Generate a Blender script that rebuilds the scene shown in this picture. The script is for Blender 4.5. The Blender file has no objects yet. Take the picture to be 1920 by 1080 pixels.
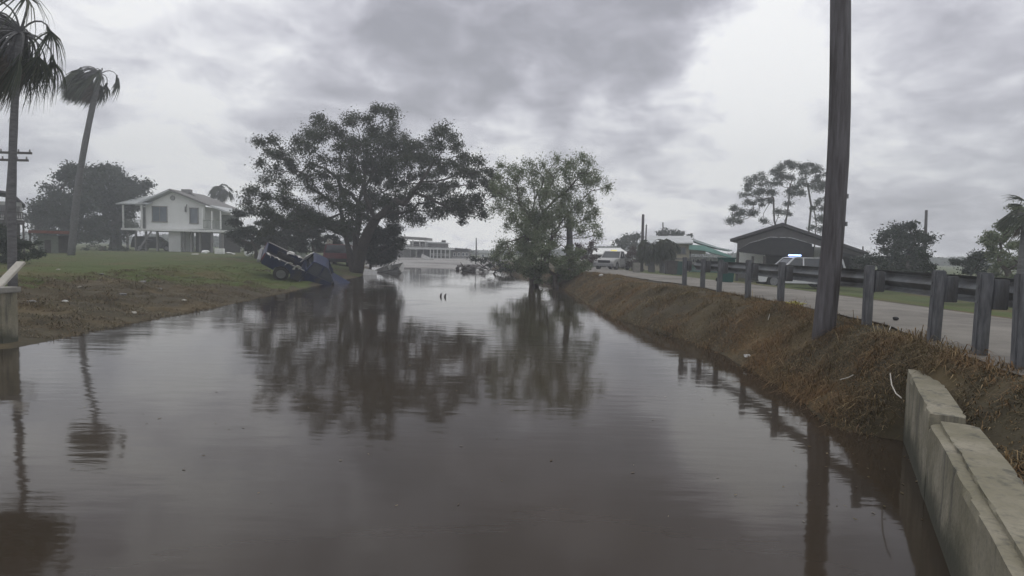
import bpy, bmesh, math, random
import numpy as np
from mathutils import Vector, Matrix, Euler

random.seed(7)
rng = np.random.default_rng(7)
R = math.radians
S = bpy.context.scene
COL = S.collection

# ------------------------------------------------------------------ camera
F = 1144.0                                   # focal length in pixels of a 1920 wide frame
CAMZ = 2.0
cam_rot = Euler((R(90 - 3.5), 0, 0)).to_matrix() @ Matrix.Rotation(R(1.4), 3, 'Z')
cd = bpy.data.cameras.new('camera')
cam = bpy.data.objects.new('camera', cd)
COL.objects.link(cam)
cd.sensor_width = 36
cd.lens = 36 * F / 1920
cd.clip_start = 0.05
cd.clip_end = 3000
cam.matrix_world = Matrix.Translation((0, 0, CAMZ)) @ cam_rot.to_4x4()
S.camera = cam


def ray(px, py):
    return cam_rot @ Vector(((px - 960) / F, (540 - py) / F, -1))


def P(px, py, d):                            # the point seen at a pixel, d metres ahead
    v = ray(px, py)
    return Vector((0, 0, CAMZ)) + v * (d / v.y)


def PZ(px, py, z):
    v = ray(px, py)
    return Vector((0, 0, CAMZ)) + v * ((z - CAMZ) / v.z)


# ------------------------------------------------------------------ world: overcast sky
W = bpy.data.worlds.new('World')
S.world = W
W.use_nodes = True
nt = W.node_tree
nt.nodes.clear()
N = nt.nodes.new
LK = nt.links.new
out = N('ShaderNodeOutputWorld')
bg = N('ShaderNodeBackground')
LK(bg.outputs[0], out.inputs[0])
sky = N('ShaderNodeTexSky')
sky.sky_type = 'NISHITA'
sky.sun_disc = False
sky.sun_elevation = R(65)
sky.sun_rotation = R(25)
sky.air_density = 1.5
sky.dust_density = 4


def vmath(op, a, b=None):
    n = N('ShaderNodeVectorMath')
    n.operation = op
    for i, v in enumerate((a, b)):
        if v is None:
            continue
        if isinstance(v, (tuple, Vector)):
            n.inputs[i].default_value = tuple(v)
        elif isinstance(v, (int, float)):
            n.inputs['Scale'].default_value = v
        else:
            LK(v, n.inputs[i])
    return n.outputs['Value'] if op in ('DOT_PRODUCT', 'LENGTH') else n.outputs['Vector']


def fmath(op, a, b=None, c=None, clamp=False):
    n = N('ShaderNodeMath')
    n.operation = op
    n.use_clamp = clamp
    for i, v in enumerate((a, b, c)):
        if v is None:
            continue
        if isinstance(v, (int, float)):
            n.inputs[i].default_value = v
        else:
            LK(v, n.inputs[i])
    return n.outputs[0]


tc = N('ShaderNodeTexCoord')
gen = tc.outputs['Generated']
sep = N('ShaderNodeSeparateXYZ')
LK(gen, sep.inputs[0])
# project the direction on a cloud deck so that clouds flatten towards the horizon
zz = fmath('ADD', fmath('MAXIMUM', sep.outputs[2], 0.0), 0.28)
cx = fmath('DIVIDE', sep.outputs[0], zz)
cy = fmath('DIVIDE', sep.outputs[1], zz)
cmb = N('ShaderNodeCombineXYZ')
LK(cx, cmb.inputs[0])
LK(cy, cmb.inputs[1])


def noise(vec, scale, detail, rough=0.5, dist=0.0):
    n = N('ShaderNodeTexNoise')
    n.inputs['Scale'].default_value = scale
    n.inputs['Detail'].default_value = detail
    n.inputs['Roughness'].default_value = rough
    n.inputs['Distortion'].default_value = dist
    LK(vec, n.inputs['Vector'])
    return n


n1 = noise(cmb.outputs[0], 1.5, 6, 0.5, 0.35)
n2 = noise(cmb.outputs[0], 4.6, 7, 0.55, 0.5)
wn = noise(gen, 4.2, 5, 0.55)
warp = vmath('SCALE', vmath('SUBTRACT', wn.outputs['Color'], (0.5, 0.5, 0.5)), 0.32)
wn2 = noise(gen, 13.0, 4, 0.6)
warp2 = vmath('SCALE', vmath('SUBTRACT', wn2.outputs['Color'], (0.5, 0.5, 0.5)), 0.09)
wdir = vmath('NORMALIZE', vmath('ADD', vmath('ADD', gen, warp), warp2))
base = fmath('ADD', fmath('MULTIPLY', fmath('SUBTRACT', n1.outputs[0], 0.5), 0.9),
             fmath('MULTIPLY', fmath('SUBTRACT', n2.outputs[0], 0.5), 1.25))
n3 = noise(cmb.outputs[0], 11.0, 5, 0.6, 0.4)
base = fmath('ADD', base, fmath('MULTIPLY', fmath('SUBTRACT', n3.outputs[0], 0.5), 0.34))
val = fmath('ADD', base, 0.575)
# cloud masses of this sky: direction, angular radius in degrees, brighter or darker
CLOUDS = [((620, 70), 10, -.11), ((800, 130), 11, -.14), ((980, 90), 12, -.12), ((1180, 90), 12, -.12), ((1350, 95), 9, -.10),
          ((900, 230), 9, -.11), ((1060, 215), 8, -.08), ((560, 180), 10, -.07), ((430, 230), 9, -.05),
          ((120, 30), 13, .02), ((250, 120), 11, .09), ((340, 250), 9, .05), ((420, 330), 8, .14), ((130, 330), 10, .02),
          ((1480, 110), 7, .17), ((1390, 200), 8, .17), ((1250, 260), 10, .15), ((1080, 290), 6, .09), ((1620, 60), 9, .05), ((1500, 250), 8, .08),
          ((1640, 270), 6, .10), ((1780, 150), 12, -.09), ((1850, 320), 9, -.06), ((1340, 380), 7, -.07), ((1560, 390), 7, -.05),
          ((820, 430), 9, .26), ((960, 400), 6, .14), ((1180, 450), 6, .11), ((1900, 30), 12, -.10),
          ((60, 170), 8, -.06), ((330, 170), 6, -.05), ((640, 20), 7, .05), ((1150, 200), 6, -.06), ((1120, 250), 4, .10), ((1000, 262), 4, .10), ((1440, 70), 5, .10), ((1700, 60), 9, -.05), ((300, -260), 16, .08), ((960, -330), 22, -.07), ((1650, -260), 14, -.02), ((1000, -120), 13, -.08), ((1180, -420), 20, -.10)]
for (pp, rad, amp) in CLOUDS:
    dv = ray(*pp).normalized() if len(pp) == 2 else Vector(pp).normalized()
    dt = vmath('DOT_PRODUCT', wdir, dv)
    mr = N('ShaderNodeMapRange')
    mr.interpolation_type = 'SMOOTHERSTEP'
    mr.inputs['From Min'].default_value = math.cos(R(rad * 1.35))
    mr.inputs['From Max'].default_value = math.cos(R(rad * 0.12))
    mr.inputs['To Max'].default_value = amp * (1.1 if amp > 0 else .85)
    LK(dt, mr.inputs['Value'])
    val = fmath('ADD', val, mr.outputs[0])
ramp = N('ShaderNodeValToRGB')
LK(val, ramp.inputs[0])
cr = ramp.color_ramp
cr.interpolation = 'B_SPLINE'
stops = [(0.0, (.26, .26, .30)), (.22, (.38, .375, .43)), (.42, (.54, .535, .60)), (.60, (.73, .73, .785)), (.80, (.98, .98, 1.0)), (1.0, (1.2, 1.2, 1.2))]
cr.elements[0].position, cr.elements[0].color = stops[0][0], stops[0][1] + (1,)
cr.elements[1].position, cr.elements[1].color = stops[-1][0], stops[-1][1] + (1,)
for p_, c_ in stops[1:-1]:
    e = cr.elements.new(p_)
    e.color = c_ + (1,)
skys = N('ShaderNodeVectorMath')
skys.operation = 'SCALE'
skys.inputs['Scale'].default_value = 0.10
LK(sky.outputs[0], skys.inputs[0])
mixw = N('ShaderNodeMix')
mixw.data_type = 'RGBA'
mixw.inputs['Factor'].default_value = 0.96
LK(skys.outputs[0], mixw.inputs['A'])
LK(ramp.outputs[0], mixw.inputs['B'])
LK(mixw.outputs['Result'], bg.inputs[0])
bg.inputs[1].default_value = 1.0

# soft sun behind the cloud deck
sd = bpy.data.lights.new('sun', 'SUN')
sd.energy = 0.6
sd.angle = R(25)
sd.color = (1, .96, .9)
sun = bpy.data.objects.new('sun', sd)
COL.objects.link(sun)
sun.location = (0, 0, 60)
sun.rotation_euler = (R(25), 0, R(-25 + 180))
S.view_settings.view_transform = 'Standard'
S.view_settings.look = 'None'
S.view_settings.exposure = 0.15
S.view_settings.gamma = 1.0
S.render.film_transparent = False
try:
    S.cycles.max_bounces = 6
    S.cycles.diffuse_bounces = 3
    S.cycles.glossy_bounces = 3
    S.cycles.transparent_max_bounces = 8
    S.cycles.volume_bounces = 1
    S.cycles.use_denoising = True
except Exception:
    pass


# ------------------------------------------------------------------ materials
def mat(name, c1, c2=None, scale=4.0, rough=0.75, bump=0.0, bscale=None, detail=5, spec=0.3, metal=0.0, c3=None, s3=0.6, t3=(.5, .65), stretch=None):
    m = bpy.data.materials.new(name)
    m.use_nodes = True
    t = m.node_tree
    b = t.nodes['Principled BSDF']
    b.inputs['Roughness'].default_value = rough
    b.inputs['Specular IOR Level'].default_value = spec
    b.inputs['Metallic'].default_value = metal
    c2 = c2 or tuple(x * .7 for x in c1)
    co = t.nodes.new('ShaderNodeTexCoord')
    vec = co.outputs['Object']
    if stretch:
        mp = t.nodes.new('ShaderNodeMapping')
        mp.inputs['Scale'].default_value = stretch
        t.links.new(vec, mp.inputs[0])
        vec = mp.outputs[0]
    nz = t.nodes.new('ShaderNodeTexNoise')
    nz.inputs['Scale'].default_value = scale
    nz.inputs['Detail'].default_value = detail
    nz.inputs['Roughness'].default_value = .62
    t.links.new(vec, nz.inputs[0])
    rp = t.nodes.new('ShaderNodeValToRGB')
    rp.color_ramp.elements[0].position = .33
    rp.color_ramp.elements[0].color = (*c1, 1)
    rp.color_ramp.elements[1].position = .68
    rp.color_ramp.elements[1].color = (*c2, 1)
    t.links.new(nz.outputs[0], rp.inputs[0])
    res = rp.outputs[0]
    if c3:
        n3 = t.nodes.new('ShaderNodeTexNoise')
        n3.inputs['Scale'].default_value = s3
        n3.inputs['Detail'].default_value = 6
        n3.inputs['Roughness'].default_value = .6
        t.links.new(vec, n3.inputs[0])
        mr = t.nodes.new('ShaderNodeMapRange')
        mr.inputs['From Min'].default_value, mr.inputs['From Max'].default_value = t3
        t.links.new(n3.outputs[0], mr.inputs[0])
        mx = t.nodes.new('ShaderNodeMix')
        mx.data_type = 'RGBA'
        t.links.new(mr.outputs[0], mx.inputs['Factor'])
        t.links.new(res, mx.inputs['A'])
        mx.inputs['B'].default_value = (*c3, 1)
        res = mx.outputs['Result']
    t.links.new(res, b.inputs['Base Color'])
    if bump:
        nb = t.nodes.new('ShaderNodeTexNoise')
        nb.inputs['Scale'].default_value = bscale or scale * 4
        nb.inputs['Detail'].default_value = 6
        t.links.new(vec, nb.inputs[0])
        bp = t.nodes.new('ShaderNodeBump')
        bp.inputs['Strength'].default_value = bump
        bp.inputs['Distance'].default_value = .03
        t.links.new(nb.outputs[0], bp.inputs['Height'])
        t.links.new(bp.outputs[0], b.inputs['Normal'])
    return m


def leafmat(name, cols, rough=.6, transl=.25, patch=.0, patchcol=None, pscale=1.0):
    """colour differs from leaf to leaf (random per island), optionally by patches of ground"""
    m = bpy.data.materials.new(name)
    m.use_nodes = True
    t = m.node_tree
    b = t.nodes['Principled BSDF']
    b.inputs['Roughness'].default_value = rough
    b.inputs['Specular IOR Level'].default_value = .25
    g = t.nodes.new('ShaderNodeNewGeometry')
    rp = t.nodes.new('ShaderNodeValToRGB')
    k = len(cols)
    rp.color_ramp.elements[0].color = (*cols[0], 1)
    rp.color_ramp.elements[1].color = (*cols[-1], 1)
    for i in range(1, k - 1):
        e = rp.color_ramp.elements.new(i / (k - 1))
        e.color = (*cols[i], 1)
    t.links.new(g.outputs['Random Per Island'], rp.inputs[0])
    res = rp.outputs[0]
    if patchcol:
        co = t.nodes.new('ShaderNodeTexCoord')
        nz = t.nodes.new('ShaderNodeTexNoise')
        nz.inputs['Scale'].default_value = pscale
        nz.inputs['Detail'].default_value = 4
        t.links.new(co.outputs['Object'], nz.inputs[0])
        mr = t.nodes.new('ShaderNodeMapRange')
        mr.inputs['From Min'].default_value = .42
        mr.inputs['From Max'].default_value = .66
        mr.inputs['To Max'].default_value = patch
        t.links.new(nz.outputs[0], mr.inputs[0])
        mx = t.nodes.new('ShaderNodeMix')
        mx.data_type = 'RGBA'
        t.links.new(mr.outputs[0], mx.inputs['Factor'])
        t.links.new(res, mx.inputs['A'])
        mx.inputs['B'].default_value = (*patchcol, 1)
        res = mx.outputs['Result']
    t.links.new(res, b.inputs['Base Color'])
    if transl:
        tr = t.nodes.new('ShaderNodeBsdfTranslucent')
        t.links.new(res, tr.inputs[0])
        ms = t.nodes.new('ShaderNodeMixShader')
        ms.inputs[0].default_value = transl
        t.links.new(b.outputs[0], ms.inputs[1])
        t.links.new(tr.outputs[0], ms.inputs[2])
        t.links.new(ms.outputs[0], t.nodes['Material Output'].inputs[0])
    return m


def glass(name, c=(.03, .035, .04), rough=.08):
    m = mat(name, c, tuple(x * 1.5 for x in c), 1.5, rough, spec=.6)
    return m


M = {}
M['bark'] = mat('bark', (.055, .045, .038), (.11, .095, .08), 9, .9, .5, 30)
M['barkdark'] = mat('dark_bark', (.035, .03, .026), (.07, .06, .05), 9, .9, .5, 30)
M['palmtrunk'] = mat('palm_trunk', (.10, .10, .10), (.18, .18, .18), 5, .9, .6, 14, stretch=(1, 1, 4))
M['oakleaf'] = leafmat('oak_leaves', [(.022, .030, .018), (.036, .05, .025), (.055, .072, .034), (.06, .06, .036)])
M['darkleaf'] = leafmat('dark_leaves', [(.024, .034, .026), (.036, .05, .034), (.05, .064, .04)])
M['greenleaf'] = leafmat('green_leaves', [(.08, .115, .055), (.15, .19, .10), (.21, .245, .15), (.21, .21, .14)])
M['pineleaf'] = leafmat('pine_needles', [(.05, .068, .05), (.075, .092, .068), (.095, .105, .08)])
M['palmleaf'] = leafmat('palm_leaves', [(.04, .055, .035), (.06, .075, .045), (.09, .095, .06)])
M['deadpalm'] = leafmat('dead_palm_leaves', [(.09, .075, .055), (.14, .12, .09)])
M['brownleaf'] = leafmat('brown_leaves', [(.07, .05, .045), (.11, .08, .07), (.06, .055, .05)])
M['ground'] = mat('ground_soil', (.05, .042, .026), (.085, .072, .042), 1.3, .95, .6, 9, c3=(.10, .075, .036), s3=.45, t3=(.5, .62))
M['conc'] = mat('concrete', (.21, .205, .18), (.29, .28, .25), 3, .85, .4, 22, c3=(.12, .12, .10), s3=1.4, t3=(.52, .7))
M['ramp'] = mat('ramp_concrete', (.24, .235, .22), (.36, .35, .33), .7, .7, .2, 5, c3=(.14, .13, .12), s3=.22, t3=(.5, .6), stretch=(.35, 1, 1))
M['asphalt'] = mat('old_asphalt', (.16, .15, .13), (.24, .225, .195), 1.2, .85, .3, 40, c3=(.12, .11, .095), s3=.5, t3=(.5, .7))
M['pole'] = mat('pole_wood', (.07, .064, .064), (.15, .145, .15), 3.5, .9, .7, 16, stretch=(4, 4, .35), c3=(.04, .034, .03), s3=1.3, t3=(.52, .66))
M['postwood'] = mat('post_wood', (.085, .09, .095), (.20, .205, .21), 6, .85, .5, 20, stretch=(3, 3, .5), c3=(.08, .08, .075), s3=2, t3=(.5, .7))
M['galv'] = mat('galvanised_steel', (.14, .15, .155), (.24, .25, .25), 3, .5, .15, 18, spec=.5, metal=.35, c3=(.11, .105, .1), s3=1.1, t3=(.5, .68))
M['white'] = mat('white_paint', (.82, .83, .80), (.74, .75, .72), 1.3, .7, .1, 8)
M['offwhite'] = mat('off_white_siding', (.60, .61, .59), (.50, .51, .49), 1.0, .75, .1, 8)
M['metalroof'] = mat('pale_metal_roof', (.55, .57, .56), (.42, .44, .44), .6, .5, spec=.4)
M['teal'] = mat('teal_paint', (.20, .42, .37), (.27, .48, .43), .8, .6)
M['beige'] = mat('beige_stucco', (.48, .44, .34), (.38, .35, .28), .8, .85)
M['darkroof'] = mat('dark_roof_shingle', (.055, .053, .055), (.09, .088, .09), 2.5, .9, .3, 14)
M['fascia'] = mat('grey_fascia', (.085, .08, .08), (.12, .115, .115), 2, .8)
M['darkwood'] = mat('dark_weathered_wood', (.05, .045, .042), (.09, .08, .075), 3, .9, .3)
M['greywood'] = mat('grey_wood', (.16, .155, .15), (.25, .245, .235), 3, .9, .3)
M['palewood'] = mat('pale_wood', (.38, .36, .31), (.50, .48, .42), 6, .8, .3)
M['glass'] = glass('window_glass')
M['greyglass'] = glass('pale_window_glass', (.10, .12, .14), .15)
M['rust'] = mat('rust_red_roof', (.20, .07, .045), (.13, .055, .04), 2, .9)
M['shedgreen'] = mat('shed_green', (.14, .16, .13), (.19, .21, .17), 2, .85)
M['blue'] = mat('blue_car_paint', (.010, .018, .055), (.016, .028, .075), 3, .42, spec=.4, c3=(.05, .045, .038), s3=1.6, t3=(.5, .66))
M['carwhite'] = mat('white_car_paint', (.62, .63, .64), (.72, .73, .74), 2, .35, spec=.5)
M['silver'] = mat('silver_car_paint', (.36, .36, .35), (.44, .44, .43), 2, .4, spec=.5)
M['rubber'] = mat('rubber', (.02, .02, .02), (.035, .033, .03), 12, .9)
M['rim'] = mat('rim_metal', (.32, .33, .34), (.22, .22, .23), 6, .45, metal=.5)
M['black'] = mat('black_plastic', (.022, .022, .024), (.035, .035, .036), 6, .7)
M['red'] = mat('maroon_paint', (.16, .04, .045), (.11, .03, .035), 3, .6)
M['yellow'] = mat('yellow_plastic', (.62, .58, .07), (.50, .47, .05), 12, .6)
M['plastic'] = mat('white_plastic', (.66, .66, .64), (.52, .51, .48), 5, .6, c3=(.3, .27, .22), s3=3, t3=(.55, .75))
M['bin'] = mat('green_bin_plastic', (.02, .07, .06), (.03, .09, .075), 4, .5)
M['dry'] = leafmat('dead_grass', [(.05, .038, .02), (.12, .085, .04), (.20, .15, .07), (.10, .09, .045), (.17, .11, .06), (.40, .32, .18)], .85, .15, .55, (.27, .135, .048), .6)
M['mossgrass'] = leafmat('dry_green_grass', [(.08, .085, .03), (.12, .11, .042), (.16, .13, .06)], .85, .15, .5, (.17, .11, .05), .5)
M['lawn'] = leafmat('lawn_grass', [(.05, .076, .014), (.066, .098, .02), (.09, .118, .028), (.10, .11, .035)], .8, .2, .5, (.095, .08, .04), .22)
M['wrack'] = leafmat('washed_up_reeds', [(.05, .042, .026), (.09, .075, .04), (.13, .11, .06), (.26, .23, .16)], .9, .05, .6, (.12, .078, .038), .8)

# lawn ground colour
M['lawnground'] = mat('lawn_ground', (.055, .078, .016), (.075, .095, .022), .9, .95, .4, 14, c3=(.095, .08, .03), s3=.3, t3=(.5, .64))

# emissive blue beacon
mb_ = bpy.data.materials.new('blue_beacon')
mb_.use_nodes = True
bb = mb_.node_tree.nodes['Principled BSDF']
bb.inputs['Base Color'].default_value = (.1, .15, .6, 1)
bb.inputs['Emission Color'].default_value = (.35, .5, 1, 1)
bb.inputs['Emission Strength'].default_value = 4
M['beacon'] = mb_
ma_ = bpy.data.materials.new('amber_beacon')
ma_.use_nodes = True
bb = ma_.node_tree.nodes['Principled BSDF']
bb.inputs['Base Color'].default_value = (.8, .7, .1, 1)
bb.inputs['Emission Color'].default_value = (1, .85, .25, 1)
bb.inputs['Emission Strength'].default_value = .5
M['amber'] = ma_

# sea wall: stained by the waterline and by streaks running down it
m = bpy.data.materials.new('stained_concrete')
m.use_nodes = True
t = m.node_tree
b = t.nodes['Principled BSDF']
b.inputs['Roughness'].default_value = .85
co = t.nodes.new('ShaderNodeTexCoord')
sp = t.nodes.new('ShaderNodeSeparateXYZ')
t.links.new(co.outputs['Object'], sp.inputs[0])


def tn(vec, scale, detail=6, rough=.6, st=None):
    if st:
        mp = t.nodes.new('ShaderNodeMapping')
        mp.inputs['Scale'].default_value = st
        t.links.new(vec, mp.inputs[0])
        vec = mp.outputs[0]
    n = t.nodes.new('ShaderNodeTexNoise')
    n.inputs['Scale'].default_value = scale
    n.inputs['Detail'].default_value = detail
    n.inputs['Roughness'].default_value = rough
    t.links.new(vec, n.inputs[0])
    return n.outputs[0]


def tmix(f, a, b_):
    mx = t.nodes.new('ShaderNodeMix')
    mx.data_type = 'RGBA'
    t.links.new(f, mx.inputs['Factor'])
    for k, v in (('A', a), ('B', b_)):
        if isinstance(v, tuple):
            mx.inputs[k].default_value = (*v, 1)
        else:
            t.links.new(v, mx.inputs[k])
    return mx.outputs['Result']


def tmr(v, a, b_, lo=0., hi=1.):
    mr = t.nodes.new('ShaderNodeMapRange')
    mr.interpolation_type = 'SMOOTHSTEP'
    for k, x in (('From Min', a), ('From Max', b_), ('To Min', lo), ('To Max', hi)):
        mr.inputs[k].default_value = x
    t.links.new(v, mr.inputs['Value'])
    return mr.outputs[0]


def tm(op, a, b_):
    n = t.nodes.new('ShaderNodeMath')
    n.operation = op
    for i, v in enumerate((a, b_)):
        if isinstance(v, (int, float)):
            n.inputs[i].default_value = v
        else:
            t.links.new(v, n.inputs[i])
    return n.outputs[0]


big = tn(co.outputs['Object'], 2.2)
fine = tn(co.outputs['Object'], 26, 4)
strk = tn(co.outputs['Object'], 3.0, 5, .6, (2.2, 2.2, .22))
c_ = tmix(tmr(big, .35, .7), (.20, .185, .125), (.31, .285, .215))
c_ = tmix(tmr(fine, .45, .75, 0, .5), c_, (.13, .125, .105))
c_ = tmix(tmr(strk, .54, .68, 0, .75), c_, (.075, .075, .06))
zl = tm('ADD', sp.outputs[2], tm('MULTIPLY', tm('SUBTRACT', big, .5), .55))
c_ = tmix(tmr(zl, .10, .42, .92, 0.), c_, (.05, .052, .034))
t.links.new(c_, b.inputs['Base Color'])
bp = t.nodes.new('ShaderNodeBump')
bp.inputs['Strength'].default_value = .55
bp.inputs['Distance'].default_value = .02
t.links.new(tn(co.outputs['Object'], 18, 8, .65), bp.inputs['Height'])
t.links.new(bp.outputs[0], b.inputs['Normal'])
M['seawall'] = m

# water: murky brown, glossy, faint ripples in patches
m = bpy.data.materials.new('canal_water')
m.use_nodes = True
t = m.node_tree
b = t.nodes['Principled BSDF']
b.inputs['Roughness'].default_value = .06
b.inputs['IOR'].default_value = 1.33
b.inputs['Specular IOR Level'].default_value = .5
co = t.nodes.new('ShaderNodeTexCoord')
obj = co.outputs['Object']
cm = tmix(tmr(tn(obj, .16, 3), .35, .7), (.038, .030, .021), (.052, .039, .026))
t.links.new(cm, b.inputs['Base Color'])
patch = tmr(tn(obj, .20, 3, .5, (1, .6, 1)), .50, .66, 0.0, 1.0)
spw = t.nodes.new('ShaderNodeSeparateXYZ')
t.links.new(obj, spw.inputs[0])
patch = tm('MULTIPLY', patch, tmr(spw.outputs[1], 6.0, 13.0))
r1 = tn(obj, 2.6, 3, .5, (.55, 2.0, 1))
r2 = tn(obj, .8, 2, .5, (.7, 1.2, 1))
r3 = tn(obj, 7.0, 2, .5, (.45, 2.0, 1))
hgt = tm('ADD', tm('ADD', tm('MULTIPLY', r2, .006), tm('MULTIPLY', r1, .0021)),
         tm('MULTIPLY', patch, tm('ADD', tm('MULTIPLY', r3, .0026), tm('MULTIPLY', r1, .010))))
bp = t.nodes.new('ShaderNodeBump')
bp.inputs['Strength'].default_value = 1.0
bp.inputs['Distance'].default_value = 1.0
t.links.new(hgt, bp.inputs['Height'])
t.links.new(bp.outputs[0], b.inputs['Normal'])
M['water'] = m


# ------------------------------------------------------------------ mesh helpers
class MB:
    def __init__(s):
        s.v, s.f = [], []

    def add(s, vs, fs):
        o = len(s.v)
        s.v += [tuple(x) for x in vs]
        s.f += [tuple(i + o for i in f) for f in fs]
        return s

    def box(s, c, d, rot=None, taper=1.0):
        x, y, z = d[0] / 2, d[1] / 2, d[2] / 2
        vs = [Vector((sx * x * (taper if sz > 0 else 1), sy * y * (taper if sz > 0 else 1), sz * z)) for sz in (-1, 1) for sy in (-1, 1) for sx in (-1, 1)]
        if rot is not None:
            vs = [rot @ v for v in vs]
        vs = [v + Vector(c) for v in vs]
        return s.add(vs, [(0, 2, 3, 1), (4, 5, 7, 6), (0, 1, 5, 4), (2, 6, 7, 3), (0, 4, 6, 2), (1, 3, 7, 5)])

    def bar(s, a, b, w, h=None):
        a, b = Vector(a), Vector(b)
        d = b - a
        q = d.to_track_quat('X', 'Z').to_matrix()
        return s.box((a + b) / 2, (d.length, w, h or w), q)

    def tube(s, pts, rad, n=8, cap=True):
        pts = [Vector(p) for p in pts]
        if not hasattr(rad, '__len__'):
            rad = [rad] * len(pts)
        o = len(s.v)
        up = Vector((0, 0, 1))
        d0 = (pts[1] - pts[0]).normalized()
        if abs(d0.z) > .9:
            up = Vector((0, 1, 0))
        for i, p in enumerate(pts):
            d = (pts[min(i + 1, len(pts) - 1)] - pts[max(i - 1, 0)])
            if d.length < 1e-7:
                d = Vector((0, 0, 1))
            d.normalize()
            a = d.cross(up)
            if a.length < 1e-4:
                a = d.cross(Vector((1, 0, 0)))
            a.normalize()
            b_ = d.cross(a)
            for k in range(n):
                t_ = 2 * math.pi * k / n
                s.v.append(tuple(p + (a * math.cos(t_) + b_ * math.sin(t_)) * rad[i]))
        for i in range(len(pts) - 1):
            for k in range(n):
                s.f.append((o + i * n + k, o + (i + 1) * n + k, o + (i + 1) * n + (k + 1) % n, o + i * n + (k + 1) % n))
        if cap:
            s.f.append(tuple(o + k for k in range(n)))
            s.f.append(tuple(o + (len(pts) - 1) * n + k for k in reversed(range(n))))
        return s

    def prism(s, prof, y0, y1, yt=None):
        """profile in x,z extruded in y; yt(z) shrinks the half width with height"""
        n = len(prof)
        yc, hw = (y0 + y1) / 2, (y1 - y0) / 2
        k = yt or (lambda z: 1.0)
        a = [(x, yc - hw * k(z), z) for x, z in prof]
        b_ = [(x, yc + hw * k(z), z) for x, z in prof]
        fs = [tuple(range(n)), tuple(reversed(range(n, 2 * n)))] + [(i, n + i, n + (i + 1) % n, (i + 1) % n) for i in range(n)]
        return s.add(a + b_, fs)

    def build(s, name, material, parent=None, smooth=False, loc=None, bevel=0.0):
        me = bpy.data.meshes.new(name)
        me.from_pydata(s.v, [], s.f)
        me.materials.append(material)
        if smooth:
            me.polygons.foreach_set('use_smooth', [True] * len(me.polygons))
        bm = bmesh.new()
        bm.from_mesh(me)
        bmesh.ops.recalc_face_normals(bm, faces=bm.faces)
        if bevel:
            bmesh.ops.bevel(bm, geom=bm.edges[:], offset=bevel, segments=2, affect='EDGES', clamp_overlap=True)
        bm.to_mesh(me)
        bm.free()
        o = bpy.data.objects.new(name, me)
        COL.objects.link(o)
        if parent:
            o.parent = parent
        if loc is not None:
            o.location = loc
        return o


def tag(o, label=None, cat=None, group=None, kind=None):
    if label:
        o['label'] = label
    if cat:
        o['category'] = cat
    if group:
        o['group'] = group
    if kind:
        o['kind'] = kind
    return o


def empty(name, loc, rz=0.0, label=None, cat=None, group=None):
    e = bpy.data.objects.new(name, None)
    COL.objects.link(e)
    e.location = loc
    e.rotation_euler = (0, 0, rz)
    e.empty_display_size = .2
    return tag(e, label, cat, group)


def npmesh(name, verts, quads, material, parent=None, smooth=False):
    me = bpy.data.meshes.new(name)
    nv, nf, k = len(verts), len(quads), quads.shape[1]
    me.vertices.add(nv)
    me.vertices.foreach_set('co', verts.astype(np.float32).ravel())
    me.loops.add(nf * k)
    me.loops.foreach_set('vertex_index', quads.astype(np.int32).ravel())
    me.polygons.add(nf)
    me.polygons.foreach_set('loop_start', np.arange(0, nf * k, k, dtype=np.int32))
    me.polygons.foreach_set('loop_total', np.full(nf, k, dtype=np.int32))
    if smooth:
        me.polygons.foreach_set('use_smooth', np.ones(nf, dtype=bool))
    me.update(calc_edges=True)
    me.materials.append(material)
    o = bpy.data.objects.new(name, me)
    COL.objects.link(o)
    if parent:
        o.parent = parent
    return o


def unit(v):
    return v / np.maximum(np.linalg.norm(v, axis=1, keepdims=True), 1e-9)


def leaves(pos, size, aspect=.5, down=0.0, direc=None):
    """rhombic leaf faces at pos, random directions"""
    n = len(pos)
    a = rng.normal(size=(n, 3))
    if direc is not None:
        a = a * .55 + direc
    a[:, 2] -= down
    a = unit(a)
    b_ = unit(np.cross(a, rng.normal(size=(n, 3))))
    sz = size * rng.uniform(.6, 1.35, (n, 1))
    L = a * sz
    Wd = b_ * sz * aspect
    v = np.empty((n, 4, 3))
    v[:, 0] = pos - L * .5
    v[:, 1] = pos + Wd * .5 - L * .05
    v[:, 2] = pos + L * .5
    v[:, 3] = pos - Wd * .5 - L * .05
    return v.reshape(-1, 3), np.arange(4 * n).reshape(n, 4)


def vnoise(x, y, s, seed=0):
    r_ = np.random.default_rng(seed)
    T = r_.uniform(-1, 1, (64, 64))
    u, v = np.asarray(x) / s, np.asarray(y) / s
    i, j = np.floor(u).astype(int), np.floor(v).astype(int)
    fu, fv = u - i, v - j
    fu, fv = fu * fu * (3 - 2 * fu), fv * fv * (3 - 2 * fv)
    g = lambda a, b_: T[a % 64, b_ % 64]
    return (g(i, j) * (1 - fu) + g(i + 1, j) * fu) * (1 - fv) + (g(i, j + 1) * (1 - fu) + g(i + 1, j + 1) * fu) * fv


# ------------------------------------------------------------------ the lie of the land
def pts(l, z=0.0):
    return [PZ(px, py, z) for px, py in l]


RW = pts([(1650, 832), (1590, 812), (1540, 785), (1500, 750), (1430, 708), (1360, 668), (1290, 640), (1230, 620), (1160, 600), (1100, 570), (1075, 552), (1050, 540), (1010, 527)])
LWP = pts([(40, 652), (130, 632), (250, 607), (400, 578), (480, 560), (540, 549), (590, 537), (640, 527), (672, 520), (692, 514), (705, 510)])
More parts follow.
